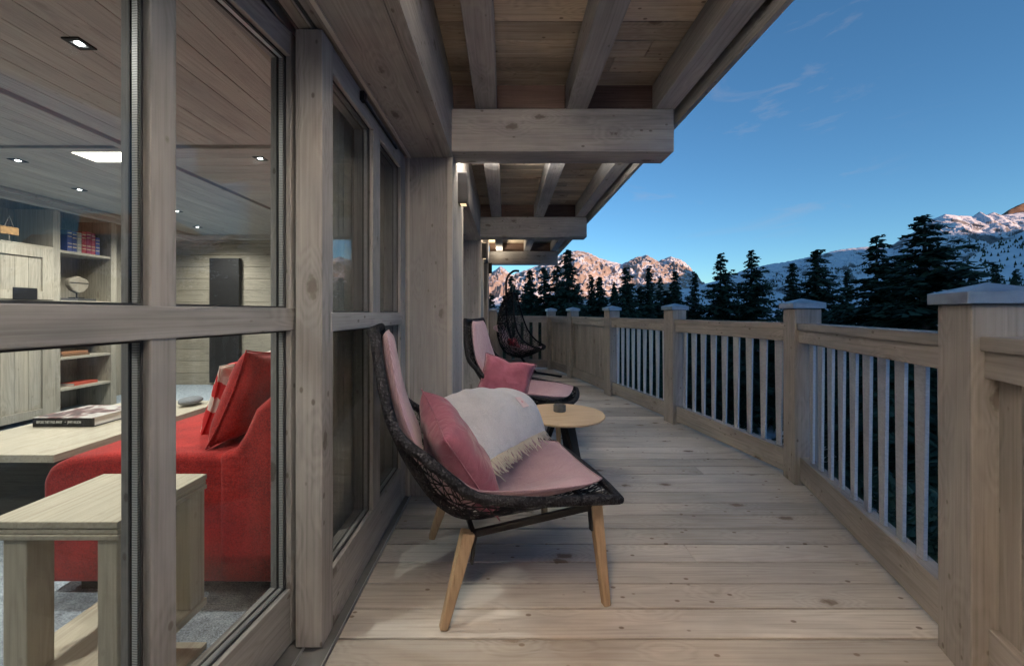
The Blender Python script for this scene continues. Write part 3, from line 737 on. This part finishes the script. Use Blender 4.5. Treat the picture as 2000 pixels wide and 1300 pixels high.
# ================================================================ bookcase
BK = empty('bookcase', (-4.97, 3.0, 0), 0, 'pale oak wall bookcase with cupboards and open shelves', 'bookcase')
def K(name, dims, mat, **k): 
    if name != 'cupboard_door' and len(dims) > 1:
        for d in dims: K(name, [d], mat)
        return
    return B(name, [(a+4.97, b_+4.97, c-3, d-3, e, f) for a, b_, c, d, e, f in dims], mat, BK, .003, **k)
K('side_panel', [(-5.40, -4.97, y, y+.07, 0, 2.30) for y in (2.0, 4.22, 4.84)], WI[2])
K('back_panel', [(-5.44, -5.41, 2.0, 4.9, 0, 2.3)], WI[2])
K('shelf', [(-5.40, -4.975, 4.291, 4.839, z-.03, z) for z in (1.865, 1.30, 1.165, .66, .31)], WI[1])
K('shelf', [(-5.40, -4.965, 2.071, 4.219, 1.16, 1.30), (-5.40, -4.965, 2.071, 4.219, 1.85, 1.88)], WI[1])
K('frieze', [(-4.99, -4.965, 2.071, 4.219, 1.02, 1.159), (-4.99, -4.965, 4.291, 4.839, 1.02, 1.134)], WI[1])
def cupboard(y0, y1, z0, z1):
    K('cupboard_door', [(-4.985, -4.955, y0, y0+.10, z0, z1), (-4.985, -4.955, y1-.10, y1, z0, z1), (-4.985, -4.955, y0+.10, y1-.10, z1-.10, z1), (-4.985, -4.955, y0+.10, y1-.10, z0, z0+.09)]
      + [(-4.987, -4.972, y0+.10+(y1-y0-.2)*i/5+.001, y0+.10+(y1-y0-.2)*(i+1)/5-.001, z0+.09, z1-.10) for i in range(5)], WI[2])
for y0, y1 in ((2.7, 3.45), (3.46, 4.215)):
    cupboard(y0, y1, 1.302, 1.85); cupboard(y0, y1, .05, 1.01)
K('knob_plate', [(-4.954, -4.945, 3.86, 4.06, 1.30, 1.42)], M_black)
bkcols = [((.05, .07, .22), .25), ((.30, .30, .28), .24), ((.33, .04, .05), .26), ((.30, .04, .09), .27), ((.04, .06, .18), .24), ((.06, .08, .28), .22), ((.36, .06, .09), .26)]
y = 4.40
for i, (c_, hh) in enumerate([bkcols[0], bkcols[4], bkcols[1], bkcols[2], bkcols[3], bkcols[6], bkcols[5]]):
    w_ = .05
    e = empty('book', (-5.12, y+w_/2, 1.865), 0, ['dark blue book, left end of the upper row', 'navy book second in the upper row', 'pale banded book in the middle of the upper row', 'dark red book right of the pale one', 'wine red book in the upper row', 'crimson book second from the right end', 'blue book at the right end of the upper row'][i], 'book', 'books standing on the upper shelf')
    B('cover', (-.09, .10, -w_/2+.001, w_/2-.001, 0, hh), plain('book_cloth', c_, .5), e, .004)
    B('band', [(.1005, .1015, -w_/2+.004, w_/2-.004, z, z+.010) for z in (.05, .09, hh-.08, hh-.04)], plain('gilt', (.55, .45, .30), .4), e, 0)
    y += w_+.001
def flatbook(x, y, z, s, col, label, group=None):
    bm = bmesh.new(); bb(bm, -s[0]/2, s[0]/2, -s[1]/2, s[1]/2, 0, .004); bb(bm, -s[0]/2, s[0]/2, -s[1]/2, s[1]/2, s[2]-.004, s[2]); bb(bm, s[0]/2-.004, s[0]/2, -s[1]/2, s[1]/2, .004, s[2]-.004)
    e = empty('book', (x, y, z), random.uniform(-.05, .05), label, 'book', group)
    obj('cover', bm, plain('book_cloth', col, .6), e, .001)
    B('pages', (-s[0]/2+.004, s[0]/2-.006, -s[1]/2+.004, s[1]/2-.004, .0045, s[2]-.0045), M_paper, e, 0)
flatbook(-5.12, 4.50, .66, (.2, .28, .025), (.16, .09, .05), 'brown book at the bottom of the pile on the middle shelf')
flatbook(-5.12, 4.49, .686, (.19, .27, .025), (.30, .14, .07), 'tan book lying on top of a brown one on the middle shelf')
flatbook(-5.12, 4.60, .31, (.2, .26, .03), (.45, .08, .05), 'red book lying on the lowest visible shelf')
flatbook(-5.12, 4.52, 1.30, (.22, .36, .03), (.05, .05, .05), 'black folder lying under the carved head')
# carved head on a stand
bm = bmesh.new()
prf = [(-.105, .16), (-.10, .19), (.0, .235), (.09, .20), (.115, .165), (.10, .10), (.05, .045), (.0, .03), (-.06, .06), (-.10, .12)]
va = [bm.verts.new((-.03, a, b_+.03)) for a, b_ in prf]; vb = [bm.verts.new((.03, a, b_+.03)) for a, b_ in prf]
bm.faces.new(va); bm.faces.new(vb[::-1])
for i in range(len(prf)): bm.faces.new((va[i], va[(i+1) % len(prf)], vb[(i+1) % len(prf)], vb[i]))
e = empty('sculpture', (-5.08, 4.55, 1.331), 0, 'rounded stone carving on a thin black stand in the open niche', 'sculpture')
obj('carving', bm, M_bowl, e, .012)
B('mouth_line', (.0305, .034, -.10, .105, .178, .186), M_dark, e, .0)
B('stand', [(-.04, .04, -.05, .05, 0, .012), (-.005, .005, -.005, .005, .012, .07)], M_black, e, .001)
e = empty('cork_tag', (-5.0, 3.87, 1.99), 0, 'cork tag hanging on a string above the cupboard', 'ornament')
B('tag', (-.01, .01, -.075, .075, -.04, .04), M_cork, e, .01)
bm = bmesh.new(); tube(bm, [(0, -.035, .04), (0, 0, .15)], .003, 5); tube(bm, [(0, .035, .04), (0, 0, .15)], .003, 5); tube(bm, [(0, 0, -.04), (0, 0, -.10)], .003, 5)
obj('string', bm, M_string, e)

# ================================================================ sofa
def rounded(name, prof_xz, y0, y1, mat, parent, bev=.03, **k):
    bm = bmesh.new(); A_ = [bm.verts.new((a, y0, b_)) for a, b_ in prof_xz]; B_ = [bm.verts.new((a, y1, b_)) for a, b_ in prof_xz]
    bm.faces.new(A_); bm.faces.new(B_[::-1]); n = len(A_)
    for i in range(n): bm.faces.new((A_[i], A_[(i+1) % n], B_[(i+1) % n], B_[i]))
    o = obj(name, bm, mat, parent, 0, True, **k); b = o.modifiers.new('bevel', 'BEVEL'); b.width = bev; b.segments = 4; b.limit_method = 'ANGLE'; b.angle_limit = R(25)
    return o
SF = empty('sofa', (-1.4, 2.4, 0), 0, 'red sofa with its end towards the glass door', 'sofa')
sx = lambda P: [(a+1.4, b_) for a, b_ in P]
rounded('seat', sx([(-1.89, .06), (-1.06, .06), (-1.06, .585), (-1.32, .590), (-1.60, .592), (-1.78, .575), (-1.86, .54), (-1.89, .48)]), 1.56-2.4, 4.2-2.4, M_red, SF, .03)
rounded('backrest', sx([(-1.17, .062), (-.80, .062), (-.80, .80), (-.88, .835), (-.96, .825), (-1.02, .77), (-1.07, .66), (-1.11, .60), (-1.17, .592)]), 1.555-2.4, 4.21-2.4, M_red, SF, .03)
for x, y in ((-1.72, 1.68), (-.92, 1.68), (-1.72, 4.0), (-.92, 4.0)): B('leg', (x+1.4-.07, x+1.4+.07, y-2.4-.06, y-2.4+.06, 0, .062), M_black, SF, .003)

def pillow_bm(w, h_, t, n=22, dent=0.0, seed=0, pinch=.10):
    """plump cushion in the local XY plane (X right, Y up), thickness along Z"""
    bm = bmesh.new(); rn = Vector((seed*3.1, seed*1.7, 0)); G = []
    for sgn in (1, -1):
        g_ = []
        for j in range(n+1):
            r_ = []
            for i in range(n+1):
                u = i/n*2-1; v = j/n*2-1
                if sgn < 0 and (i in (0, n) or j in (0, n)): r_.append(G[0][j][i]); continue
                x = u*(1-pinch*(1-v*v)**1.0*abs(u)**3); y = v*(1-pinch*(1-u*u)*abs(v)**3)
                th = ((1-u**4)*(1-v**4))**.55
                wr = .10*noise.noise(Vector((u*2.2, v*2.2, sgn*2))+rn)+.09*noise.noise(Vector((u*6, v*6, sgn*3))+rn)*(.3+abs(u*v))
                z = sgn*t/2*th*(1+wr*2)
                if dent: 
                    q = max(0, 1-abs(u)/.55)*max(0, (v+.35)/1.35); y -= dent*q*q; z *= 1-.5*q
                r_.append(bm.verts.new((x*w/2, y*h_/2, z)))
            g_.append(r_)
        G.append(g_)
    for s_, g_ in zip((1, -1), G):
        for j in range(n):
            for i in range(n):
                f = (g_[j][i], g_[j][i+1], g_[j+1][i+1], g_[j+1][i])
                try: bm.faces.new(f if s_ > 0 else f[::-1])
                except ValueError: pass
    edge = [(i, 0) for i in range(n)]+[(n, j) for j in range(n)]+[(i, n) for i in range(n, 0, -1)]+[(0, j) for j in range(n, 0, -1)]
    return bm, [G[0][j][i].co.copy() for i, j in edge]
def pillow(name, w, h_, t, mat, center, xaxis, yaxis, label, group=None, dent=0, seed=0, parent=None, roll=0, cat='cushion'):
    X = Vector(xaxis).normalized(); Y = Vector(yaxis); Y = (Y-X*Y.dot(X)).normalized(); Z = X.cross(Y)
    M = Matrix((X, Y, Z)).transposed().to_4x4(); M.translation = Vector(center)
    bm, ed = pillow_bm(w, h_, t, dent=dent, seed=seed)
    o = obj(name, bm, mat, None, 0, True, label=label, cat=cat, group=group); o.matrix_world = M @ Matrix.Rotation(roll, 4, 'Z')
    s_ = o.modifiers.new('sub', 'SUBSURF'); s_.levels = 1; s_.render_levels = 1
    bm = bmesh.new(); tube(bm, ed, .0035, 6, True)
    obj('piping', bm, mat, o, 0, True)
    return o
pillow('sofa_cushion', .44, .44, .16, M_red, (-1.165, 1.83, .79), (.05, 1, .02), (.36, .0, .93), 'plain red cushion leaning on the sofa back', 'cushions on the red sofa', seed=1, roll=R(-4))
pillow('sofa_cushion', .42, .42, .13, M_pattern, (-1.33, 1.97, .765), (.12, 1, .05), (.42, .0, .9), 'red and white patterned cushion behind the plain red one', 'cushions on the red sofa', seed=2, roll=R(6))

# ================================================================ side table by the glass
ST = empty('side_table', (-1.2, 1.19, 0), 0, 'pale oak side table close behind the glass door', 'side table')
def T(name, dims, mat, **k): return B(name, [(a+1.2, b_+1.2, c-1.19, d-1.19, e, f) for a, b_, c, d, e, f in dims], mat, ST, .003, **k)
T('tabletop', [(-1.40, -1.04, 1.03, 1.34, .585, .604)], WL[1])
T('tabletop_edge', [(-1.399, -1.042, 1.032, 1.338, .5695, .5835), (-1.40, -1.04, 1.03, 1.34, .553, .568)], WL[1])
for x0, x1, y0, y1 in ((-1.355, -1.29, 1.035, 1.10), (-1.10, -1.045, 1.035, 1.10), (-1.355, -1.29, 1.275, 1.335), (-1.10, -1.045, 1.275, 1.335)):
    T('leg', [(x0, x1, y0, y1, .176, .552)], WL[2])
T('base', [(-1.40, -1.04, 1.03, 1.34, .150, .175), (-1.40, -1.04, 1.03, 1.34, .0, .018)], WL[1])
T('base', [(-1.38, -1.06, 1.05, 1.32, .135, .149)], WL[1])
# coffee table
CT = empty('coffee_table', (-3.0, 2.7, 0), 0, 'long pale oak coffee table on dark angled legs behind the sofa', 'coffee table')
B('tabletop', (-.05, .73, -.77, .42, .41, .45), WL[1], CT, .003)
for y0 in (-.55, .12):
    bm = bmesh.new()
    pz = [(-.62, .0), (.46, .0), (.60, .408), (-.76, .408)] 
    A_ = [bm.verts.new((a, y0, z)) for a, z in [(.14, 0), (.50, 0), (.66, .408), (-.0, .408)]]; B_ = [bm.verts.new((v.co.x, y0+.12, v.co.z)) for v in A_]
    bm.faces.new(A_); bm.faces.new(B_[::-1])
    for i in range(4): bm.faces.new((A_[i], A_[(i+1) % 4], B_[(i+1) % 4], B_[i]))
    obj('leg', bm, wood('dark_oak', (.13, .12, .10), (.06, .055, .045), 0, knots=.2), CT, .004)
# the big book on it
BKX, BKY = -2.765, 2.53
e = empty('book', (BKX, BKY, .4505), 0, 'large photo book with a dark spine lying on the coffee table', 'book')
bm = bmesh.new(); bb(bm, -.19, .19, -.13, .20, .0, .004); bb(bm, -.19, .19, -.13, -.122, .0041, .0539); obj('cover', bm, M_dark, e, .001)
B('cover_picture', (-.19, .19, -.13, .20, .054, .058), M_cover, e, .001)
B('pages', (-.186, .180, -.121, .194, .0045, .0535), M_paper, e, 0)
def text(body, size, mat, parent, loc, rot, name='lettering', ext=.0004, font_scale=(1, 1, 1)):
    cu = bpy.data.curves.new('t', 'FONT'); cu.body = body; cu.size = size; cu.extrude = ext; cu.align_y = 'CENTER'
    tmp = bpy.data.objects.new('t', cu); C.objects.link(tmp); bpy.context.view_layer.update()
    me = bpy.data.meshes.new_from_object(tmp.evaluated_get(bpy.context.evaluated_depsgraph_get())); bpy.data.objects.remove(tmp)
    me.materials.clear(); me.materials.append(mat)
    o = bpy.data.objects.new(name, me); C.objects.link(o); o.parent = parent; o.location = loc; o.rotation_euler = rot; o.scale = font_scale; return o
text('BEFORE THEY PASS AWAY', .022, M_white, e, (-.165, -.1312, .029), (R(90), 0, 0), font_scale=(.62, 1.1, 1))
text('\u2022', .02, M_white, e, (.012, -.1312, .031), (R(90), 0, 0))
text('JIMMY NELSON', .020, M_white, e, (.030, -.1312, .029), (R(90), 0, 0), font_scale=(.62, 1.1, 1))
# fur throw at the end of the table
bm = bmesh.new(); bmesh.ops.create_uvsphere(bm, u_segments=24, v_segments=14, radius=1, matrix=Matrix.Diagonal((.07, .09, .03, 1)))
for v in bm.verts: v.co *= 1+.15*noise.noise(v.co*25)
obj('fur_cushion', bm, M_fur, None, 0, True, label='grey fur cushion at the far end of the coffee table', cat='cushion', loc=(-2.43, 2.97, .485))
# curtain behind door 2
bm = bmesh.new(); n = 160; pr = None
for i in range(n+1):
    f = i/n; y = 1.70+f*.72; x = -.768+.016*math.sin(f*2*math.pi*10)+.005*math.sin(f*37)
    a, b_ = bm.verts.new((x, y, .02)), bm.verts.new((x, y, 2.36))
    if pr: bm.faces.new((pr[0], a, b_, pr[1]))
    pr = (a, b_)
o = obj('curtain', bm, M_curtain, None, 0, True, label='pale pleated curtain hanging behind the second glass door', cat='curtain')
o.modifiers.new('s', 'SOLIDIFY').thickness = .003

# ================================================================ woven lounge chair
SHK = [(0, (-.56, 1.095, .235, -.585, 1.085)), (.15, (-.543, .985, .27, -.565, .93)), (.3, (-.518, .86, .31, -.53, .76)), (.42, (-.475, .74, .345, -.475, .60)),
       (.53, (-.375, .652, .365, -.40, .455)), (.62, (-.29, .575, .375, -.315, .345)), (.70, (-.20, .508, .38, -.20, .285)), (.80, (.0, .470, .385, .0, .30)), (.9, (.20, .445, .375, .2, .34)), (1, (.385, .412, .345, .425, .395))]
def shell(kn, u, v, lift=2.2):
    ra, rz_, c, ma, mz = interp(kn, u); k_ = abs(v)**lift
    return Vector((ma+(ra-ma)*k_, c*math.sin(v*math.pi/2) if lift < 2 else c*v, mz+(rz_-mz)*k_))
def weave(kn, nu, nv, seed, thick, parent, lift=2.2, mat=M_strand, name='woven_shell', jit=.45):
    rn = random.Random(seed); bm = bmesh.new(); G = []
    for i in range(nu+1):
        r_ = []
        for j in range(nv+1):
            u = i/nu; v = j/nv*2-1
            if 0 < i < nu: u += rn.uniform(-jit, jit)/nu
            if 0 < j < nv: v += rn.uniform(-jit, jit)*2/nv
            r_.append(bm.verts.new(shell(kn, u, v, lift)))
        G.append(r_)
    for i in range(nu):
        for j in range(nv):
            a, b_, c, d = G[i][j], G[i][j+1], G[i+1][j+1], G[i+1][j]
            if rn.random() < .5: bm.faces.new((a, b_, c)); bm.faces.new((a, c, d))
            else: bm.faces.new((a, b_, d)); bm.faces.new((b_, c, d))
    o = obj(name, bm, mat, parent)
    w_ = o.modifiers.new('w', 'WIREFRAME'); w_.thickness = thick; w_.use_even_offset = False; w_.use_relative_offset = False
    return o
def beam_between(bm, p, q, w0, w1, d0=None, d1=None, side=(0, 1, 0)):
    p = Vector(p); q = Vector(q); d = (q-p).normalized(); s_ = Vector(side); s_ = (s_-d*s_.dot(d)).normalized(); t_ = d.cross(s_)
    d0 = d0 or w0; d1 = d1 or w1
    A_ = [bm.verts.new(p+s_*a*w0/2+t_*b_*d0/2) for a, b_ in ((-1, -1), (1, -1), (1, 1), (-1, 1))]
    B_ = [bm.verts.new(q+s_*a*w1/2+t_*b_*d1/2) for a, b_ in ((-1, -1), (1, -1), (1, 1), (-1, 1))]
    bm.faces.new(A_[::-1]); bm.faces.new(B_)
    for i in range(4): bm.faces.new((A_[i], A_[(i+1) % 4], B_[(i+1) % 4], B_[i]))
def pad(kn, u0, u1, wf, th, name, mat, parent, lift=2.2, nu=30, nv=18, off=.02, endw=.75):
    """upholstered pad lying on the shell"""
    bm = bmesh.new(); T_, B_ = [], []
    for i in range(nu+1):
        f = i/nu; u = u0+(u1-u0)*f; rt_, rb_ = [], []
        ww = wf*(1-(1-endw)*abs(2*f-1)**5)
        for j in range(nv+1):
            v = (j/nv*2-1)
            p = shell(kn, u, v*ww, lift); e1 = shell(kn, min(1, u+.01), v*ww, lift)-shell(kn, max(0, u-.01), v*ww, lift); e2 = shell(kn, u, min(1, v*ww+.02), lift)-shell(kn, u, v*ww-.02, lift)
            nrm = e1.cross(e2).normalized()
            if nrm.z < 0 and u > .4: nrm = -nrm
            if nrm.x < 0 and u <= .4: nrm = -nrm
            ed = min(1, (1-abs(2*f-1))*6)**.5*min(1, (1-abs(v))*5)**.5
            rt_.append(bm.verts.new(p+nrm*(off+th*(.45+.55*ed)))); rb_.append(bm.verts.new(p+nrm*(off+.0+th*.3*(1-ed))))
        T_.append(rt_); B_.append(rb_)
    for i in range(nu):
        for j in range(nv):
            bm.faces.new((T_[i][j], T_[i][j+1], T_[i+1][j+1], T_[i+1][j])); bm.faces.new((B_[i+1][j], B_[i+1][j+1], B_[i][j+1], B_[i][j]))
    for i in range(nu):
        bm.faces.new((T_[i+1][0], B_[i+1][0], B_[i][0], T_[i][0])); bm.faces.new((T_[i][nv], B_[i][nv], B_[i+1][nv], T_[i+1][nv]))
    for j in range(nv):
        bm.faces.new((T_[0][j], B_[0][j], B_[0][j+1], T_[0][j+1])); bm.faces.new((B_[nu][j], T_[nu][j], T_[nu][j+1], B_[nu][j+1]))
    loop = [T_[0][j].co.copy() for j in range(nv)]+[T_[i][nv].co.copy() for i in range(nu)]+[T_[nu][j].co.copy() for j in range(nv, 0, -1)]+[T_[i][0].co.copy() for i in range(nu, 0, -1)]
    o = obj(name, bm, mat, parent, 0, True)
    bm = bmesh.new(); tube(bm, loop, .004, 6, True); obj('piping', bm, mat, o, 0, True)
    s_ = o.modifiers.new('s', 'SUBSURF'); s_.levels = 1; s_.render_levels = 1
    return o
def make_chair():
    ch = empty('lounge_chair', (0, 0, 0))
    weave(SHK, 46, 30, 4, .0058, ch)
    rim = [shell(SHK, i/40, -1) for i in range(41)]
    front = [shell(SHK, 1, v) for v in (-.6, -.2, .2, .6)]
    rim2 = [shell(SHK, 1-i/40, 1) for i in range(41)]
    top = [shell(SHK, 0, v) for v in (.5, 0, -.5)]
    bm = bmesh.new(); tube(bm, rim+front+rim2+top, .019, 10, True); obj('rim', bm, M_rope, ch, 0, True)
    pad(SHK, .02, .50, .78, .045, 'back_pad', M_pink, ch, off=.035)
    pad(SHK, .52, .975, .90, .045, 'seat_pad', M_pink, ch, off=.035, endw=.78)
    tops = {}
    for s_ in (-1, 1):
        bm = bmesh.new(); rt_, rf_ = Vector((-.215, s_*.25, .32)), Vector((.30, s_*.30, .385))
        beam_between(bm, rt_, (-.315, s_*.295, .0), .062, .034, .05, .032); obj('leg', bm, WT[2], ch, .006)
        bm = bmesh.new(); beam_between(bm, rf_, (.325, s_*.345, .0), .042, .034, .05, .03); obj('leg', bm, WT[2], ch, .006)
        tops[s_] = (rt_, rf_)
    bm = bmesh.new()
    for s_ in (-1, 1):
        a, b_ = tops[s_]; beam_between(bm, a+Vector((.02, 0, -.012)), b_+Vector((.0, 0, -.008)), .018, .018, .026, .026)
        beam_between(bm, b_+Vector((-.024, 0, .01)), b_+Vector((-.022, s_*.01, -.10)), .03, .022, .012, .010)
        beam_between(bm, a+Vector((.03, 0, 0)), a+Vector((.012, s_*.01, -.12)), .03, .022, .012, .010)
    beam_between(bm, tops[-1][0]+Vector((.02, 0, -.01)), tops[1][0]+Vector((.02, 0, -.01)), .018, .018, .02, .02, (1, 0, 0))
    beam_between(bm, tops[-1][1]+Vector((-.02, 0, -.01)), tops[1][1]+Vector((-.02, 0, -.01)), .018, .018, .02, .02, (1, 0, 0))
    obj('frame', bm, M_black, ch, .002)
    return ch
ch1 = make_chair(); tag(ch1, 'nearest black woven lounge chair with the grey blanket over it', 'lounge chair', 'black woven lounge chairs on the deck')
ch2 = copy_tree(ch1); tag(ch2, 'farther black woven lounge chair behind the round table', 'lounge chair', 'black woven lounge chairs on the deck')
c1, f1 = Vector((-.001, 1.782, 0)), R(15.0)
ch1.location = c1; ch1.rotation_euler = (0, 0, f1)
c2, f2 = Vector((.235, 3.58, 0)), R(-17)
ch2.location = c2; ch2.rotation_euler = (0, 0, f2)
def loc2w(c, ang, p): return c+Matrix.Rotation(ang, 3, 'Z') @ Vector(p)
def dirw(ang, p): return Matrix.Rotation(ang, 3, 'Z') @ Vector(p)
pillow('throw_pillow', .45, .45, .17, M_rose, loc2w(c1, f1, (-.235, -.10, .585)), dirw(f1, (0, 1, 0)), dirw(f1, (-.52, 0, .85)), 'dusky rose pillow propped in the near corner of the nearest chair', 'rose pillows', seed=3, roll=R(14))
pillow('throw_pillow', .40, .36, .14, M_rose, loc2w(c1, f1, (-.03, .27, .545)), dirw(f1, (.8, .5, .0)), dirw(f1, (-.30, .45, .75)), 'rose pillow mostly hidden under the grey blanket', 'rose pillows', seed=4, roll=R(-8))
pillow('throw_pillow', .47, .42, .20, M_rose, (.0, 3.36, .57), (1, -.12, -.16), (-.12, .42, .9), 'rose pillow with a dented top edge on the farther chair', 'rose pillows', seed=5, dent=.13, roll=R(-3))

# ---- blanket
bl = []
T1, T2 = Vector((-.35, 1.886, .725)), Vector((-.05, 2.24, .715)); B1, B2 = Vector((-.09, 1.665, .500)), Vector((.215, 2.06, .53))
wd = (T2-T1); dn = (B1-T1)
nb, mb = 40, 30
bm = bmesh.new(); G = []
for j in range(mb+1):
    f = j/mb; row = []
    for i in range(nb+1):
        s = i/nb; top = T1.lerp(T2, s); bot = B1.lerp(B2, s)
        if f < .25:     # behind, hanging down outside
            q = (.25-f)/.25; p = top+Vector((-.10, .12, 0))*math.sin(q*1.4)*.9+Vector((0, 0, -.32*(q**1.6)))
        else:
            q = (f-.25)/.75; p = top.lerp(bot, q)+Vector((.04, -.05, .09))*math.sin(q*math.pi)**.9*(.20+.78*s)
        p.z += .035*math.sin(s*math.pi)*(1-.6*max(0, (f-.25)/.75)) 
        p += Vector((.3, -.3, .8))*(.022*noise.noise(Vector((s*3, f*2.2, 1)))+.012*noise.noise(Vector((s*9+f*2, f*2.5, 4))))
        row.append(bm.verts.new(p))
    G.append(row)
for j in range(mb):
    for i in range(nb): bm.faces.new((G[j][i], G[j][i+1], G[j+1][i+1], G[j+1][i]))
lastrow = [v.co.copy() for v in G[-1]]; prevrow = [v.co.copy() for v in G[-4]]; tagp = [G[mb-7][nb-10].co.copy(), G[mb-7][nb-6].co.copy(), G[mb-11][nb-6].co.copy(), G[mb-11][nb-10].co.copy()]
BL = obj('blanket', bm, M_wool, None, 0, True, label='light grey wool blanket with cream fringe draped over the nearest chair', cat='blanket')
m_ = BL.modifiers.new('s', 'SOLIDIFY'); m_.thickness = .009; m_.offset = 0
m_ = BL.modifiers.new('b', 'SUBSURF'); m_.levels = 1; m_.render_levels = 1
bm = bmesh.new(); rf = random.Random(2)
for i in range(74):
    s = i/73*(len(lastrow)-1); a = int(min(s, len(lastrow)-2)); p = lastrow[a].lerp(lastrow[a+1], s-a); d = (lastrow[a]-prevrow[a]).normalized()
    L_ = rf.uniform(.085, .12); sw = Vector((rf.uniform(-.3, .3), rf.uniform(-.3, .3), 0)); pts = []
    for q in range(6):
        t_ = q/5; pts.append(p+(Vector((d.x, d.y, d.z*.35))*.95+Vector((0, 0, -.12))+sw*t_*.7)*L_*t_+Vector((rf.uniform(-.002, .002), rf.uniform(-.002, .002), .004+rf.uniform(0, .003))))
    tube(bm, pts, .003, 5, rads=[.0035, .0032, .003, .003, .0026, .0022])
obj('fringe', bm, M_fringe, BL, 0, True)
nn = (tagp[1]-tagp[0]).cross(tagp[3]-tagp[0]).normalized()
if nn.z < 0: nn = -nn
bm = bmesh.new(); vs = [bm.verts.new(p+nn*.011) for p in tagp]; r_ = bmesh.ops.extrude_face_region(bm, geom=[bm.faces.new(vs)])
for v in [x for x in r_['geom'] if isinstance(x, bmesh.types.BMVert)]: v.co += nn*.002
LB = obj('label_patch', bm, M_label, BL)
cc = sum(tagp, Vector())/4+nn*.0150
bm = bmesh.new(); ex = (tagp[1]-tagp[0]).normalized(); ey = nn.cross(ex)
for k in range(5):
    a = k*2*math.pi/5; ctr = cc+(ex*math.cos(a)+ey*math.sin(a))*.0045
    vs = [bm.verts.new(ctr+(ex*math.cos(b_)+ey*math.sin(b_))*.0026) for b_ in [x*2*math.pi/8 for x in range(8)]]; bm.faces.new(vs)
obj('emblem', bm, M_labelmark, LB)

# ================================================================ round table
TB = empty('side_table', (.405, 2.74, 0), R(8), 'small round oak table on black tripod legs between the two chairs', 'side table')
bm = bmesh.new(); n = 72; pr_ = [(0, .425), (.27, .425), (.292, .430), (.300, .438), (.300, .442), (.296, .446), (0, .446)]
rg = []
for r_, z in pr_:
    rg.append([bm.verts.new((r_*math.cos(a*2*math.pi/n), r_*math.sin(a*2*math.pi/n), z)) for a in range(n)] if r_ else bm.verts.new((0, 0, z)))
for a in range(n):
    b_ = (a+1) % n
    bm.faces.new((rg[0], rg[1][b_], rg[1][a])); bm.faces.new((rg[5][a], rg[5][b_], rg[6]))
    for k in range(1, 5): bm.faces.new((rg[k][a], rg[k][b_], rg[k+1][b_], rg[k+1][a]))
obj('tabletop', bm, WTT[0], TB)
for k in range(3):
    a = R(-62+120*k); bm = bmesh.new()
    beam_between(bm, (.055*math.cos(a), .055*math.sin(a), .424), (.20*math.cos(a), .20*math.sin(a), .0), .085, .035, .03, .022, (-math.sin(a), math.cos(a), 0))
    obj('leg', bm, M_black, TB, .003)
bm = bmesh.new(); n = 48; pr_ = [(.043, .0), (.045, .005), (.045, .045), (.043, .048), (.036, .048), (.035, .045), (.035, .012), (0, .012)]
rg = [[bm.verts.new((max(r_, .0001)*math.cos(a*2*math.pi/n), max(r_, .0001)*math.sin(a*2*math.pi/n), z)) for a in range(n)] for r_, z in pr_]
for k in range(len(rg)-1):
    for a in range(n): bm.faces.new((rg[k][a], rg[k][(a+1) % n], rg[k+1][(a+1) % n], rg[k+1][a]))
bm.faces.new(rg[0][::-1])
obj('ashtray', bm, M_stone, None, .001, label='dark stone ashtray standing on the round oak table', cat='ashtray', loc=(.395, 2.795, .447))

# ================================================================ hanging chair
HK = [(0, (-.03, 1.52, .10, -.16, 1.54)), (.18, (.0, 1.33, .17, -.30, 1.30)), (.36, (.05, 1.08, .25, -.37, 1.0)), (.52, (.12, .86, .31, -.36, .68)), (.66, (.22, .70, .34, -.22, .42)), (.8, (.34, .60, .33, .05, .33)), (.9, (.43, .56, .30, .28, .38)), (1, (.50, .54, .22, .52, .50))]
HC = empty('hanging_chair', (.20, 7.15, 0), R(-20), 'black woven hanging egg chair on its curved stand at the far end of the balcony', 'hanging chair')
weave(HK, 34, 26, 8, .013, HC, 1.6)
bm = bmesh.new(); tube(bm, [shell(HK, i/40, -1, 1.6) for i in range(41)]+[shell(HK, 1, v, 1.6) for v in (-.5, 0, .5)]+[shell(HK, 1-i/40, 1, 1.6) for i in range(41)]+[shell(HK, 0, 0, 1.6)], .016, 8, True)
obj('rim', bm, M_rope, HC, 0, True)
pad(HK, .40, .62, .42, .05, 'back_pad', M_pink, HC, 1.6); pad(HK, .64, .97, .7, .05, 'seat_pad', M_pink, HC, 1.6)
bm = bmesh.new()
for p in ((-.05, -.09, 1.54), (-.05, .09, 1.54), (-.15, .0, 1.55)): tube(bm, [p, (0, 0, 1.90)], .004, 6)
obj('rope', bm, M_string, HC)
bm = bmesh.new()
path = [(.30, .30, .03), (.10, .26, .20), (-.12, .22, .55), (-.24, .18, 1.0), (-.24, .12, 1.5), (-.20, .05, 1.80), (-.06, .0, 1.93), (.06, -.02, 1.93)]
kn = [(i/(len(path)-1), p) for i, p in enumerate(path)]
tube(bm, [interp(kn, i/40) for i in range(41)], .022, 10); obj('pole', bm, M_black, HC, 0, True)
for p in ((.85, .0), (-.15, .72), (-.45, -.15)):
    bm = bmesh.new(); beam_between(bm, (.30, .30, .022), (p[0], p[1], .022), .05, .045, .03, .03); obj('foot', bm, M_black, HC, .004)
pillow('throw_pillow', .34, .30, .12, M_crim, HC.location+Matrix.Rotation(R(-20), 3, 'Z') @ Vector((-.02, -.05, .56)), (.35, .9, 0), (-.4, .1, .9), 'crimson pillow inside the hanging chair', 'rose pillows', seed=6)
